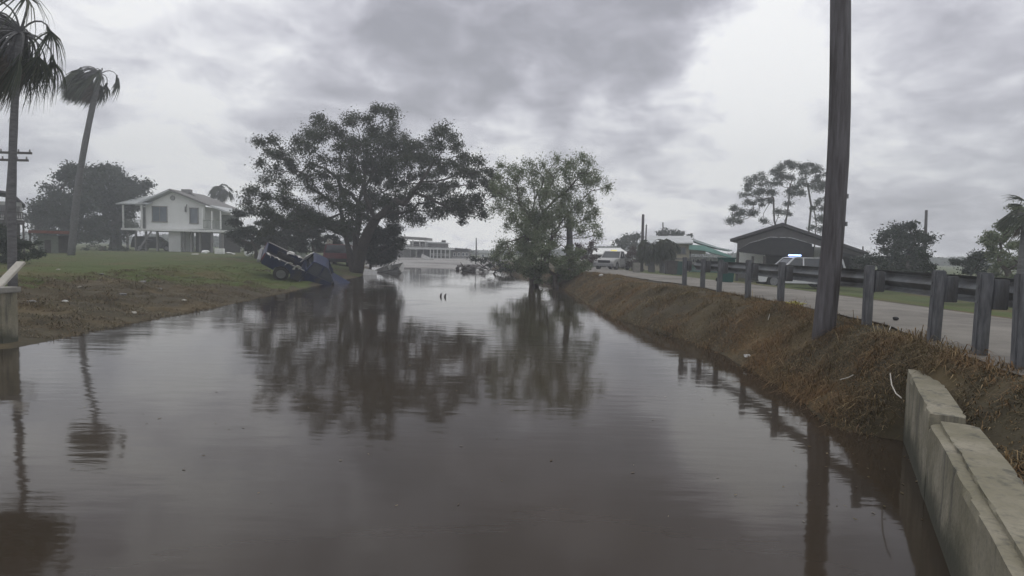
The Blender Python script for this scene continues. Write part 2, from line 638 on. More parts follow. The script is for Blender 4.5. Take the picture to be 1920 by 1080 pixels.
# sea wall line on the right
wa, wb = PZ(1782, 1080, 0), PZ(1693, 826, 0)
wdv = (wb - wa).normalized()
w0 = wa - wdv * 6.5
RW = [p_ for p_ in RW if p_.y > wb.y + .12]
ry = [-12.0, w0.y, wb.y, wb.y + .06] + [p.y for p in RW] + [60, 75]
off = .13
rx = [w0.x + off - (w0.y + 12) * wdv.x / wdv.y, w0.x + off, wb.x + off, wb.x - .08] + [p.x for p in RW] + [-1.5, -2.0]
ry, rx = np.array(ry), np.array(rx)
o_ = np.argsort(ry)
ry, rx = ry[o_], rx[o_]
ly = np.array([-12.0, 8.0] + [p.y for p in LWP] + [62, 75])
lx = np.array([-11.2, -11.2] + [p.x for p in LWP] + [-14.5, -16])
o_ = np.argsort(ly)
ly, lx = ly[o_], lx[o_]


def smooth(t_):
    t_ = np.clip(t_, 0, 1)
    return t_ * t_ * (3 - 2 * t_)


RDY = np.array([-5, 5, 7.1, 9.6, 13, 20, 30, 40, 60, 90, 200])
RDL = np.array([4.2, 4.75, 5.1, 5.75, 6.0, 5.9, 5.2, 5.0, 6.0, 8.0, 20])
RDR = np.array([9.5, 9.2, 9.0, 8.9, 8.9, 8.9, 8.6, 8.6, 10.5, 13.5, 28])
RDZY = np.array([-12, 18, 30, 45, 60, 90, 400])
RDZV = np.array([1.0, 1.0, .92, .65, .45, .4, .4])


def road_z(y):
    return np.interp(y, RDZY, RDZV)


def ground_z(x, y, rough=True):
    x, y = np.asarray(x, float), np.asarray(y, float)
    Rr, Ll = np.interp(y, ry, rx), np.interp(y, ly, lx)
    dr, dl = x - Rr, Ll - x
    edge_n = vnoise(x, y, 1.3, 3) * .16 + vnoise(x, y, .5, 4) * .07
    wallz = y < wb.y - .02
    bank_r = np.where(wallz, np.where(dr > 0.0, .52 + .45 * smooth((dr - .3) / .9), -.9),
                      np.where(dr > 0, 0.95 * (1 - (1 - np.clip((dr + edge_n * .8) / 1.75, 0, 1)) ** 1.55) - .01, -.9 * smooth((-dr + .03) / .5)))
    rz = road_z(y)
    rl, rr_ = np.interp(y, RDY, RDL), np.interp(y, RDY, RDR)
    top = rz - .03
    zr = np.minimum(bank_r + smooth((dr - 1.2) / 1.2) * .2, top)
    past = smooth((x - rr_ - .6) / 6.0)
    wtop = smooth((x - (rl - .95)) / .65)
    zr = zr * (1 - wtop) + top * wtop
    zr = zr * (1 - past) + past * (.28 + .25 * smooth((y - 45) / 40) - .12 * smooth((x - 12) / 10) * (1 - smooth((y - 45) / 15)))
    nearr = 1 - smooth((x - rr_ - 12) / 20) * (1 - smooth((y - 20) / 15))
    zr = zr * nearr + (1 - nearr) * .9
    bank_l = np.where(dl > 0, .62 * smooth((dl + .3 + edge_n) / 6.5) + .2 * smooth(dl / 18) + .06 * smooth(dl / 1.2), -.9 * smooth((-dl) / 1.0) - .02)
    mid = (Rr + Ll) / 2
    z = np.where(x > mid, zr, bank_l)
    # head of the canal: the ramp rises out of the water
    zend = np.clip((y - 60.5) / 25, -.6, 1) * .5
    inside = (dr < 0) & (dl < 0)
    z = np.where(inside & (y > 45), np.maximum(z, zend - .05), z)
    z = np.where(y > 86, np.where(x > -30, np.maximum(.42, z * .5 + .2), z), z)
    if rough:
        veg = np.clip(np.where(x > mid, np.clip(dr, 0, 1) * (x < rl - .25), np.clip(dl, 0, 1) * np.clip(1 - (dl - 6) / 10, .25, 1)), 0, 1)
        veg = veg * np.where(wallz & (x > mid), np.clip((dr - .3) * 2, 0, 1), 1)
        z = z + veg * (vnoise(x, y, .55, 5) * .085 + vnoise(x, y, .25, 6) * .035 + vnoise(x, y, 1.3, 8) * .08)
    return z


def gz(x, y):
    return float(ground_z(np.array([x]), np.array([y]))[0])


def grow(a, b_, s0, k):
    r_ = [a]
    s_ = s0
    while abs(r_[-1] - a) < abs(b_ - a):
        r_.append(r_[-1] + math.copysign(s_, b_ - a))
        s_ *= k
    return r_


xs = sorted(set(np.round(np.concatenate([np.arange(1.4, 9.6, .09), np.arange(-22, 1.4, .28), grow(9.6, 420, .4, 1.14), grow(-22, -420, .4, 1.14)]), 3)))
ys = sorted(set(np.round(np.concatenate([np.arange(-12, 0, .5), np.arange(0, 26, .13), grow(26, 700, .16, 1.03)]), 3)))
X, Y = np.meshgrid(xs, ys)
Z = ground_z(X, Y)
V = np.stack([X.ravel(), Y.ravel(), Z.ravel()], 1)
nx, ny = len(xs), len(ys)
ii = np.arange(nx * ny).reshape(ny, nx)
Q = np.stack([ii[:-1, :-1].ravel(), ii[:-1, 1:].ravel(), ii[1:, 1:].ravel(), ii[1:, :-1].ravel()], 1)
g = npmesh('ground', V, Q, M['ground'], smooth=True)
tag(g, kind='structure')
g.data.materials.append(M['lawnground'])
fx, fy = V[Q].mean(1)[:, 0], V[Q].mean(1)[:, 1]
dl_ = np.interp(fy, ly, lx) - fx
rr_ = np.interp(fy, RDY, RDR)
lawn = (dl_ > 5.2 - 4.0 * smooth((fy - 19) / 9) + vnoise(fx, fy, 2.2, 11) * 1.6 + vnoise(fx, fy, .7, 12) * .7) | (fx > rr_ + .5) | (fy > 88)
g.data.polygons.foreach_set('material_index', lawn.astype(np.int32))

# water sheet
wv = np.array([(-60, -12, 0), (12, -12, 0), (12, 84, 0), (-60, 84, 0)], float)
wo = npmesh('water', wv, np.array([[0, 1, 2, 3]]), M['water'])
tag(wo, kind='structure')

# road as one strip with a crown and ragged edges
yy = np.concatenate([np.arange(-5, 40, .35), np.arange(40, 180, 2.)])
tt = np.linspace(0, 1, 9)
RX = np.interp(yy, RDY, RDL)[:, None] * (1 - tt) + np.interp(yy, RDY, RDR)[:, None] * tt
RX[:, 0] += vnoise(yy, yy * 0, .7, 21) * .12 + vnoise(yy, yy * 0, 2.7, 22) * .2
RY = np.repeat(yy[:, None], 9, 1)
RZ = road_z(RY) + .004 + .03 * np.sin(tt * math.pi)
V = np.stack([RX.ravel(), RY.ravel(), RZ.ravel()], 1)
ii = np.arange(V.shape[0]).reshape(len(yy), 9)
Q = np.stack([ii[:-1, :-1].ravel(), ii[:-1, 1:].ravel(), ii[1:, 1:].ravel(), ii[1:, :-1].ravel()], 1)
tag(npmesh('road', V, Q, M['asphalt'], smooth=True), kind='structure')

# boat ramp at the head of the canal
mb = MB()
yl = [(58, -.12), (63, .05), (70, .2), (80, .42), (90, .5), (110, .52)]
vs = []
for y, z in yl:
    vs += [(-24, y, z + .01), (-2.6 + (y - 58) * .05, y, z + .01), (-24, y, z - .4), (-2.6 + (y - 58) * .05, y, z - .4)]
fs = []
for i in range(len(yl) - 1):
    a = i * 4
    fs += [(a, a + 1, a + 5, a + 4), (a + 1, a + 3, a + 7, a + 5), (a, a + 4, a + 6, a + 2)]
fs += [(0, 2, 3, 1)]
mb.add(vs, fs)
tag(mb.build('boat_ramp', M['ramp']), kind='structure')


# ------------------------------------------------------------------ grass, reeds, debris on the banks (stuff)
def blades(n, xy, length, width, mat_, name, lie=.5, dirx=0.0, diry=0.0, lift=.0):
    x, y = xy[:, 0], xy[:, 1]
    z = ground_z(x, y) + lift
    n = len(x)
    L = length * rng.uniform(.4, 1.4, n)
    th = rng.uniform(0, 2 * math.pi, n)
    h = np.stack([np.cos(th) + dirx, np.sin(th) + diry, np.zeros(n)], 1)
    h = unit(h)
    cl = np.clip(.75 + vnoise(x, y, .33, 91) * .6 + vnoise(x, y, .9, 92) * .4, .25, 1.7)
    L = L * cl
    up = rng.uniform(0, 1, n) ** (1 + 2 * lie) * (1 - lie * .7) + .06
    side = np.stack([-h[:, 1], h[:, 0], np.zeros(n)], 1)
    p0 = np.stack([x, y, z - .015], 1)
    p1 = p0 + h * (L * (1 - up) * .5)[:, None] + np.array([0, 0, 1]) * (L * (up * .6 + .08))[:, None]
    p2 = p0 + h * (L * (1 - up * .5))[:, None] + np.array([0, 0, 1]) * (L * (up - .22))[:, None]
    w = (width * rng.uniform(.6, 1.5, n))[:, None]
    v = np.empty((n, 5, 3))
    v[:, 0], v[:, 1] = p0 - side * w, p0 + side * w
    v[:, 2], v[:, 3] = p1 + side * w * .8, p1 - side * w * .8
    v[:, 4] = p2
    V = v.reshape(-1, 3)
    k = np.arange(n) * 5
    T = np.concatenate([np.stack([k, k + 1, k + 2], 1), np.stack([k, k + 2, k + 3], 1), np.stack([k + 3, k + 2, k + 4], 1)])
    o = npmesh(name, V, T, mat_)
    return o


def scatter(n, y0, y1, fx0, fx1, bias=1.0):
    """points whose density on the picture stays even: more per metre near the camera"""
    u = rng.uniform(0, 1, n) ** bias
    y = y0 * (y1 / y0) ** u
    x = rng.uniform(0, 1, n)
    return y, x


# right bank, brown dead grass hanging towards the water
def rbank(n, y0, y1, d0, d1):
    y, u = scatter(n, y0, y1, 0, 1)
    x = np.interp(y, ry, rx) + d0 + u * (d1 - d0)
    rl = np.interp(y, RDY, RDL)
    k = x < rl + .05 + vnoise(x, y, .6, 33) * .2
    return np.stack([x[k], y[k]], 1)


y = rng.uniform(2.0, 8.0, 16000)
x = np.interp(y, ry, rx) + .25 + rng.uniform(0, 1, 16000) * 1.9
k = x < np.interp(y, RDY, RDL) + .05
tag(blades(0, np.stack([x[k], y[k]], 1), .22, .0045, M['dry'], 'dead_grass', .5), 'brown grass stalks behind the seawall under the nearest posts', 'grass', kind='stuff')
a = rbank(150000, 6.3, 45, -.08, 2.4)
tag(blades(0, a, .16, .0031, M['dry'], 'dead_grass', .6, -.6, -.1), 'brown dead grass matted over the right bank beside the road', 'grass', kind='stuff')
a = rbank(11000, 6.3, 40, -.12, 1.9)
tag(blades(0, a, .36, .0042, M['dry'], 'dead_grass', .55, -.7, -.2), 'long brown reed stalks lying over the right bank', 'reeds', kind='stuff')
a = rbank(30000, 9, 45, .9, 2.2)
tag(blades(0, a, .10, .004, M['mossgrass'], 'verge_grass', .3), 'short olive grass along the verge under the guardrail', 'grass', kind='stuff')
# behind the sea wall
y = rng.uniform(1.5, 7.2, 30000)
x = np.interp(y, ry, rx) + .22 + rng.uniform(0, 1, 30000) * 1.9
k = x < np.interp(y, RDY, RDL) + .1 + vnoise(x, y, .5, 35) * .15
tag(blades(0, np.stack([x[k], y[k]], 1), .13, .004, M['wrack'], 'dead_grass', .6), 'dark dead grass and litter behind the seawall', 'grass', kind='stuff')


# left bank
def lbank(n, y0, y1, d0, d1):
    y, u = scatter(n, y0, y1, 0, 1)
    x = np.interp(y, ly, lx) - d0 - u * (d1 - d0)
    return np.stack([x, y], 1)


a = lbank(60000, 12, 27, -.05, 6.5)
tag(blades(0, a, .20, .006, M['wrack'], 'washed_up_reeds', .8), 'brown washed up reeds strewn over the left bank', 'reeds', kind='stuff')
a = lbank(26000, 13, 60, 1.5, 8)
tag(blades(0, a, .12, .005, M['mossgrass'], 'rough_grass', .3), 'olive rough grass between the left bank and the lawn', 'grass', kind='stuff')
a = lbank(26000, 24, 60, .8, 7)
tag(blades(0, a, .11, .006, M['lawn'], 'lawn_grass', .25), 'green grass running down to the water beside the blue pickup', 'grass', kind='stuff')
a = lbank(90000, 13, 85, 5, 34)
tag(blades(0, a, .075, .006, M['lawn'], 'lawn_grass', .2), 'short green lawn grass before the white stilt house', 'grass', kind='stuff')

# ------------------------------------------------------------------ right sea wall
L1 = (wb - wa).length


def wall_block(s0, s1, z0, z1, th, seed, name, parent, z1b=None):
    """a cast block running along the wall line from s0 to s1, chipped edges"""
    nn = Vector((wdv.y, -wdv.x, 0))
    ns, nz, nt_ = max(4, int((s1 - s0) / .05)), max(4, int((z1 - z0) / .06)), 6
    bm = bmesh.new()
    bmesh.ops.create_grid(bm, x_segments=1, y_segments=1, size=.5)
    bm.free()
    vs, fs = [], []
    ring = []
    # cross-section loop: face up, top across, back down
    for j in range(nz + 1):
        ring.append((0.0, z0 + (z1 - z0) * j / nz))
    for j in range(1, nt_ + 1):
        ring.append((th * j / nt_, z1))
    for j in range(1, nz + 1):
        ring.append((th, z1 - (z1 - z0) * j / nz))
    m_ = len(ring)
    r_ = np.random.default_rng(seed)
    for i in range(ns + 1):
        s_ = s0 + (s1 - s0) * i / ns
        for (o2, z) in ring:
            nearedge = max(0, 1 - min(abs(z - z1) + min(abs(o2), abs(o2 - th)), 1) / .07)
            ch = float(vnoise(np.array([s_ * 1.0]), np.array([o2 * 3 + z * 3 + seed]), .09, seed)[0])
            bw = float(vnoise(np.array([s_ + seed]), np.array([z * 2 + o2]), .35, seed + 2)[0])
            ch2 = float(vnoise(np.array([s_ * 1.0 + 7]), np.array([o2 * 2 + seed]), .31, seed + 5)[0])
            ch = max(0, ch * .6 + ch2 * .7 - .25)
            in_ = nearedge * max(0, ch) * .05 + .004 * bw
            oo = o2 + (in_ if o2 < th / 2 else -in_)
            p_ = wa + wdv * s_ + nn * oo
            if z1b is not None and z > z0 + .3:
                z = z + (z1b - z1) * (s_ - s0) / (s1 - s0) * (z - z0 - .3) / (z1 - z0 - .3)
            vs.append((p_.x, p_.y, z - nearedge * max(0, ch) * .03 + .006 * bw))
    for i in range(ns):
        for j in range(m_ - 1):
            a = i * m_ + j
            fs.append((a, a + 1, a + m_ + 1, a + m_))
    fs.append(tuple(range(m_)))
    fs.append(tuple(ns * m_ + k_ for k_ in reversed(range(m_))))
    q = MB()
    q.add([tuple(Vector(v) - parent.location) for v in vs], fs)
    return q.build(name, M['seawall'], parent)


sw = empty('seawall', (wa.x, wa.y, 0), 0, 'long stained concrete seawall stepping down beside the guardrail bank', 'wall')
s_step = (PZ(1797, 800, .66) - wa).dot(wdv)
wall_block(s_step + .004, L1, -.6, .74, .25, 3, 'wall_block', sw, .80)
wall_block(-6.5, s_step, -.6, .66, .33, 9, 'wall_block', sw)
# cap strip standing a little back on the low block
wall_block(-6.5, s_step - .03, .60, .69, .25, 15, 'wall_cap', sw).location = (wdv.y * .07, -wdv.x * .07, 0)

# left sea wall end
c0 = PZ(31, 541, 1.08) + Vector((-.30, 0, 0))
lw = empty('seawall', (c0.x, c0.y, 0), 0, 'grey concrete seawall end under the leaning pale plank', 'wall')
mb = MB()
mb.box((-2.4, .2, .15), (4.8, .4, 1.7))
mb.build('wall_block', M['seawall'], lw, bevel=.02)
mb = MB()
mb.box((-2.4, .2, 1.03), (4.86, .5, .10))
mb.build('wall_cap', M['conc'], lw, bevel=.012)
mb = MB()
a_, b_ = P(-40, 575, c0.y - .1), P(40, 492, c0.y + 1.2)
mb.bar(a_, b_, .16, .06)
tag(mb.build('plank', M['palewood'], bevel=.008), 'pale weathered plank leaning over the left seawall end', 'plank')

# ------------------------------------------------------------------ utility poles
pb = PZ(1543, 620, .80)
ptop = P(1578, -60, pb.y)
up = empty('utility_pole', (pb.x, pb.y, gz(pb.x, pb.y) - .3), 0, 'thick dark wooden utility pole rising in front of the guardrail', 'utility pole')
mb = MB()
n_ = 26
pp_, rr2 = [], []
lean = Vector((ptop.x - pb.x, 0, ptop.z - pb.z))
for i in range(n_ + 1):
    k = i / n_ * 1.9
    # photo: a gentle bow in the shaft
    bow = .10 * math.sin(min(k, 1.0) * math.pi) + (-.22 * max(0, k - 1))
    pp_.append((lean.x * k + bow, 0, lean.z * k))
    rr2.append(.172 - .022 * k)
mb.tube(pp_, rr2, 28)
po = mb.build('shaft', M['pole'], up, smooth=True)
for (px, py) in ((1588, 368), (1586, 420)):
    mb = MB()
    q = P(px, py, pb.y - .02) - up.location
    mb.box(q, (.03, .05, .07))
    mb.tube([(q.x - .07, q.y, q.z), (q.x + .01, q.y, q.z)], .01, 6)
    mb.build('bolt', M['galv'], up)
mb = MB()
q0, q1 = P(1572, 448, pb.y - .12) - up.location, P(1573, 466, pb.y - .12) - up.location
mb.box((q0 + q1) / 2, (.04, .03, .16))
mb.build('tag_plate', M['galv'], up)
mb = MB()
ww = [P(px, py, pb.y - .03) - up.location for px, py in ((1593, -40), (1595, 100), (1595, 200), (1592, 300), (1585, 400), (1576, 500), (1566, 600))]
mb.tube(ww, .006, 5)
mb.build('ground_wire', M['galv'], up)


def small_pole(base, top, d, r, label, arms=(), extra=0):
    b_ = P(*base, d)
    tp = P(*top, d)
    z0 = gz(b_.x, b_.y)
    e = empty('utility_pole', (b_.x, b_.y, z0 - .2), 0, label, 'utility pole', 'utility poles far off')
    q = MB()
    lo = Vector((0, 0, 0))
    hi = Vector((tp.x - b_.x, 0, tp.z - z0 + .2))
    q.tube([lo, hi * .5, hi], [r, r * .85, r * .7], 10)
    q.build('shaft', M['pole'], e, smooth=True)
    for (dz, w) in arms:
        q = MB()
        c = hi + Vector((0, -r * .9, -dz))
        q.box(c, (w, .1, .12))
        q.build('crossarm', M['darkwood'], e)
        for s in (-.46, -.2, .2, .46):
            q = MB()
            q.tube([(c.x + s * w, c.y, c.z + .06), (c.x + s * w, c.y, c.z + .2)], [.05, .03], 6)
            q.build('insulator', M['greywood'], e)
    return e


small_pole((8, 470), (22, 275), 34, .16, 'leaning utility pole with two crossarms behind the leftmost palm', [(.35, 2.4), (.75, 2.0)])
small_pole((92, 470), (93, 345), 80, .14, 'far utility pole with crossarm rising above the dark trees at left', [(.4, 2.2)])
small_pole((1203, 505), (1206, 402), 50, .15, 'tall bare utility pole left of the round bushy palm', [])
small_pole((1209, 500), (1212, 421), 62, .10, 'thin pole just right of the tall pole by the bushy palm', [])
small_pole((1243, 500), (1243, 417), 75, .11, 'thin utility pole rising behind the pale roofed house', [])
small_pole((1732, 530), (1737, 394), 42, .12, 'bare utility pole beside the dark round tree at right', [])
small_pole((1619, 520), (1618, 462), 46, .07, 'short thin pole at the right corner of the dark pavilion', [])
small_pole((893, 486), (893, 446), 120, .16, 'faint pale mast in the gap between the two big trees', [])

# ------------------------------------------------------------------ guardrail
posts_px = [(1912, 692), (1836, 666), (1750, 641), (1625, 606), (1543, 590), (1463, 571), (1402, 557), (1348, 546), (1317, 541), (1283, 537)]
pw = [PZ(px, py, 1.0) for px, py in posts_px]
e = empty('guardrail', (pw[3].x, pw[3].y, 0.95), 0, 'weathered roadside guardrail on thick grey posts above the right bank', 'guardrail')
for i, p_ in enumerate(pw):
    d_ = (pw[min(i + 1, 9)] - pw[max(i - 1, 0)]).normalized()
    an = math.atan2(d_.y, d_.x)
    mb = MB()
    h_ = .88 + random.uniform(-.02, .03)
    rot = Euler((R(random.uniform(-1.5, 1.5)), R(random.uniform(-2.5, 2.5)), an)).to_matrix()
    mb.box(rot @ Vector((0, 0, h_ / 2 - .12)), (.105, .125, h_ + .25), rot)
    o = mb.build('post', M['postwood'], e, bevel=.012)
    o.location = p_ - e.location + Vector((0, 0, .02))
    # block between post and rail
    n2 = Vector((d_.y, -d_.x, 0))
    if n2.x < 0:
        n2 = -n2
    mb = MB()
    mb.box((0, 0, 0), (.10, .15, .32), Euler((0, 0, an)).to_matrix())
    o = mb.build('spacer_block', M['postwood'], e, bevel=.008)
    o.location = p_ - e.location + n2 * .14 + Vector((0, 0, .66))
# W-beam, one piece between each pair of posts two apart
prof = [(.0, .155), (.018, .15), (.075, .115), (.08, .085), (.02, .03), (.0, .0), (.02, -.03), (.08, -.085), (.075, -.115), (.018, -.15), (.0, -.155)]
line = [p_ + Vector((.24, 0, .68)) for p_ in pw]
line = [line[0] + (line[0] - line[1]) * 3] + line
for i in range(len(line) - 1):
    a_, b_ = line[i], line[i + 1]
    if i < len(line) - 2:
        b_ = b_ + (b_ - a_).normalized() * .12
    d_ = (b_ - a_).normalized()
    n2 = Vector((d_.y, -d_.x, 0))
    if n2.x < 0:
        n2 = -n2
    vs, fs = [], []
    off3 = .004 * (i % 2)
    for p_ in (a_, b_):
        for th in (0, .004):
            for (o2, z) in prof:
                q = p_ + n2 * (o2 + th + off3 + .03) + Vector((0, 0, z))
                vs.append(q - e.location)
    k = len(prof)
    for j in range(k - 1):
        fs += [(j, j + 1, 2 * k + j + 1, 2 * k + j), (k + j, 3 * k + j, 3 * k + j + 1, k + j + 1)]
    fs += [(0, k, 3 * k, 2 * k), (k - 1, 3 * k - 1, 4 * k - 1, 2 * k - 1)]
    mb = MB()
    mb.add(vs, fs)
    mb.build('rail', M['galv'], e)
for i, p_ in enumerate(pw):
    c = p_ - e.location
    for dz in (.58, .74):
        mb = MB()
        mb.tube([c + Vector((-.05, 0, dz)), c + Vector((-.075, 0, dz))], .016, 6)
        mb.build('bolt', M['galv'], e)


# ------------------------------------------------------------------ trees
DENS = 4.2


def tree(name, label, cat, base, d, clumps, leafm, barkm=None, r0=.3, leaf=.16, dens=60, spread=3.0, fork=.35, group=None,
         stems=None, aspect=.5, twig=.9, droop=0.0, seedn=0, sub_r=.45, wind=None, direc=None, jit=.12, squash=.8, vert=.65, cover=0):
    """clumps: (px, py, radius px) on the plane d metres ahead, pushed at random towards and away.
    The limbs join each clump to its nearest already joined neighbour, thick by what they carry."""
    r_ = np.random.default_rng(seedn + 1000)
    bw = P(base[0], base[1], d)
    z0 = gz(bw.x, bw.y)
    root = Vector((bw.x, bw.y, z0))
    sc = d / F
    C, RD = [], []
    for (px, py, rp) in clumps:
        dd = d + r_.uniform(-1, 1) * spread
        q = P(px, py, dd)
        C.append(q - root)
        RD.append(rp * sc * dd / d)
    e = empty(name, root, 0, label, cat, group)
    # skeleton
    nodes = [Vector((0, 0, -.3))]
    par = [-1]
    plen = [0.0]
    tops = stems or [None]
    cent = sum(C, Vector()) / len(C)
    hmax = max(c.z for c in C)
    for st in tops:
        if st is None:
            f = Vector((cent.x * .35, cent.y * .35, hmax * fork))
        else:
            f = P(st[0], st[1], d + r_.uniform(-.5, .5) * spread) - root
        m1 = f * .5 + Vector(tuple(r_.normal(size=3) * .05 * f.length))
        m1.z = f.z * .5
        nodes.append(m1)
        par.append(0)
        nodes.append(f)
        par.append(len(nodes) - 2)
        plen += [0.0, 0.0]
    order = sorted(range(len(C)), key=lambda i: min((C[i] - n_).length for n_ in nodes[1:]))
    left = list(order)
    nc = []
    while left:
        best = None
        for i in left:
            for k_, n_ in enumerate(nodes):
                if k_ == 0:
                    continue
                v = C[i] - n_
                cost = v.length * (1 + .5 * max(0, -v.z) / max(v.length, .01)) + .45 * plen[k_]
                if best is None or cost < best[0]:
                    best = (cost, i, k_)
        _, i, k_ = best
        left.remove(i)
        a_, b_ = nodes[k_], C[i]
        L = (b_ - a_).length
        m1 = (a_ + b_) / 2 + Vector(tuple(r_.normal(size=3))) * L * jit
        nodes.append(m1)
        par.append(k_)
        nodes.append(b_)
        par.append(len(nodes) - 2)
        plen += [plen[k_] + L * .5, plen[k_] + L]
        nc.append(len(nodes) - 1)
    cnt = [0.0] * len(nodes)
    for k_ in nc:
        cnt[k_] += 1
    for k_ in range(len(nodes) - 1, 0, -1):
        cnt[par[k_]] += cnt[k_]
    tot = max(cnt[0], 1)
    rad = [max(r0 * min(1.0, c / tot) ** .68, .016 * d / 45 + .008) for c in cnt]
    mb = MB()
    for k_ in range(1, len(nodes)):
        a_, b_ = nodes[par[k_]], nodes[k_]
        ra = rad[k_] * 1.12 if par[k_] else r0 * 1.35 / math.sqrt(len(tops))
        rb = rad[k_]
        if (b_ - a_).length < .02:
            continue
        mid_ = (a_ + b_) / 2 + Vector(tuple(r_.normal(size=3))) * (b_ - a_).length * .04
        mb.tube([a_, mid_, b_], [ra, (ra + rb) / 2, rb], 7 if rad[k_] > .08 else 5, cap=False)
    # twig clusters and leaves
    allp = []
    for c, rd in zip(C, RD):
        ns = max(3, int(twig * (rd / sub_r) ** 2 * 3.2))
        dirs = unit(r_.normal(size=(ns, 3)))
        rr3 = rd * r_.uniform(.15, 1.0, (ns, 1)) ** .6
        sp_ = dirs * rr3
        sp_[:, 2] *= squash
        if wind is not None:
            sp_ += np.array(wind) * rd * r_.uniform(0, 1, (ns, 1))
        sc_ = np.array(c) + sp_
        for q in sc_[:max(2, ns // 2)]:
            mb.tube([c, (c + Vector(q)) / 2 + Vector((0, 0, .1 * rd)), Vector(q)], [.02 * d / 45 + .006, .012 * d / 45 + .004, .006], 3, cap=False)
        nl = max(5, int(dens * DENS))
        for q in sc_:
            k2 = int(nl * r_.uniform(.4, 1.3))
            s2 = sub_r * r_.uniform(.5, 1.1)
            pt = r_.normal(size=(k2, 3)) * s2 * .5
            pt[:, 2] *= vert
            pt[:, 2] -= droop * r_.uniform(0, 1, k2) * s2
            allp.append(q + pt)
    mb.build('trunk', barkm or M['bark'], e, smooth=True)
    if cover:
        ci = r_.integers(0, len(C), cover)
        allp.append(np.array([tuple(c) for c in C])[ci] + unit(r_.normal(size=(cover, 3))) * (np.array(RD)[ci] * r_.uniform(.2, 1.0, cover))[:, None])
    pos = np.concatenate(allp)
    v, f_ = leaves(pos, leaf, aspect, droop, direc)
    npmesh('crown', v, f_, leafm, e)
    return e


# the big live oak over the canal
OAK = [(458, 372, 16), (475, 358, 15), (472, 392, 14), (497, 372, 17), (500, 400, 20), (487, 303, 9), (492, 268, 11), (515, 262, 10), (505, 285, 8), (523, 292, 12),
       (502, 335, 13), (517, 318, 12), (540, 300, 15), (556, 283, 13), (560, 262, 12), (576, 275, 16), (603, 222, 12), (600, 240, 13), (612, 255, 14), (590, 262, 14),
       (535, 345, 15), (560, 330, 12), (580, 352, 14), (545, 385, 22), (575, 395, 20), (610, 300, 14), (640, 275, 16), (628, 240, 12), (655, 232, 10), (660, 222, 8),
       (650, 262, 18), (672, 275, 18), (690, 225, 10), (703, 203, 10), (720, 206, 11), (734, 216, 9), (700, 245, 18), (720, 258, 20), (738, 236, 12), (690, 295, 22),
       (715, 285, 26), (745, 275, 22), (760, 262, 12), (770, 285, 24), (790, 300, 20), (742, 305, 20), (780, 275, 14), (800, 285, 14), (805, 265, 11), (815, 250, 12), (830, 245, 12),
       (845, 256, 14), (857, 275, 14), (865, 292, 12), (875, 300, 10), (830, 275, 14), (815, 300, 15), (840, 310, 18), (860, 325, 16), (870, 310, 12), (800, 325, 16),
       (815, 345, 16), (845, 350, 16), (900, 305, 11), (912, 318, 11), (905, 340, 13), (920, 352, 10), (885, 345, 15), (890, 370, 16), (860, 385, 20), (835, 390, 22), (880, 395, 17),
       (900, 385, 13), (905, 400, 9), (870, 408, 14), (815, 400, 16), (800, 380, 17), (775, 395, 18), (755, 375, 16), (760, 345, 14), (735, 350, 16), (775, 330, 13),
       (710, 345, 20), (700, 370, 22), (640, 330, 18), (640, 360, 18), (665, 345, 18), (670, 320, 22), (655, 390, 26), (625, 380, 15), (690, 395, 26), (720, 390, 20), (735, 410, 20), (745, 400, 16),
       (600, 410, 18), (560, 415, 20), (525, 415, 18), (500, 430, 16), (620, 420, 20), (655, 425, 24), (790, 415, 12), (768, 412, 12), (610, 330, 16), (585, 310, 12), (655, 300, 18), (680, 350, 20), (745, 330, 16), (765, 310, 18), (790, 350, 16), (740, 375, 18), (700, 320, 20), (620, 350, 14), (600, 370, 14), (530, 370, 14), (550, 320, 10), (850, 375, 18), (820, 330, 14), (775, 360, 14), (880, 325, 12), (720, 320, 20), (520, 290, 9), (575, 330, 10), (630, 300, 14), (690, 265, 14), (640, 250, 10), (580, 250, 8), (895, 325, 10), (825, 365, 14), (925, 330, 7), (930, 365, 7)]
tree('oak_tree', 'huge spreading live oak hanging over the canal behind the blue pickup', 'tree', (668, 492), 46, OAK, M['oakleaf'], M['barkdark'],
     r0=.56, leaf=.15, dens=45, cover=7000, spread=4.5, stems=[(640, 400), (672, 380), (705, 410)], seedn=2, sub_r=.64, twig=1.7, jit=.16, vert=.8)
# undergrowth beside its trunk
tree('bush', 'dark dense bush at the foot of the big oak by the water', 'bush', (692, 492), 48,
     [(700, 440, 22), (725, 440, 22), (742, 430, 12), (690, 465, 22), (715, 470, 24), (735, 470, 18), (745, 452, 12), (700, 485, 16), (728, 488, 14)],
     M['darkleaf'], r0=.1, leaf=.15, dens=70, twig=1.8, spread=2, seedn=5, sub_r=.5)
tree('bush', 'ragged bush between the white house and the blue pickup', 'bush', (480, 470), 52,
     [(455, 430, 16), (445, 445, 14), (475, 440, 18), (495, 450, 18), (470, 460, 14), (515, 445, 16), (440, 420, 10), (452, 400, 12), (435, 440, 10)],
     M['darkleaf'], r0=.15, leaf=.17, dens=46, twig=1.4, spread=2, seedn=6)
tree('bush', 'dark bush under the left limbs of the big oak', 'bush', (590, 475), 54,
     [(560, 445, 20), (585, 430, 20), (600, 455, 16), (570, 465, 14), (545, 425, 20), (535, 452, 16), (520, 470, 10), (640, 430, 20), (640, 470, 12), (615, 425, 18), (660, 440, 18), (625, 450, 14), (500, 425, 18), (520, 410, 18), (590, 410, 20), (560, 405, 20)],
     M['darkleaf'], r0=.15, leaf=.17, dens=40, twig=1.5, spread=2, seedn=7)

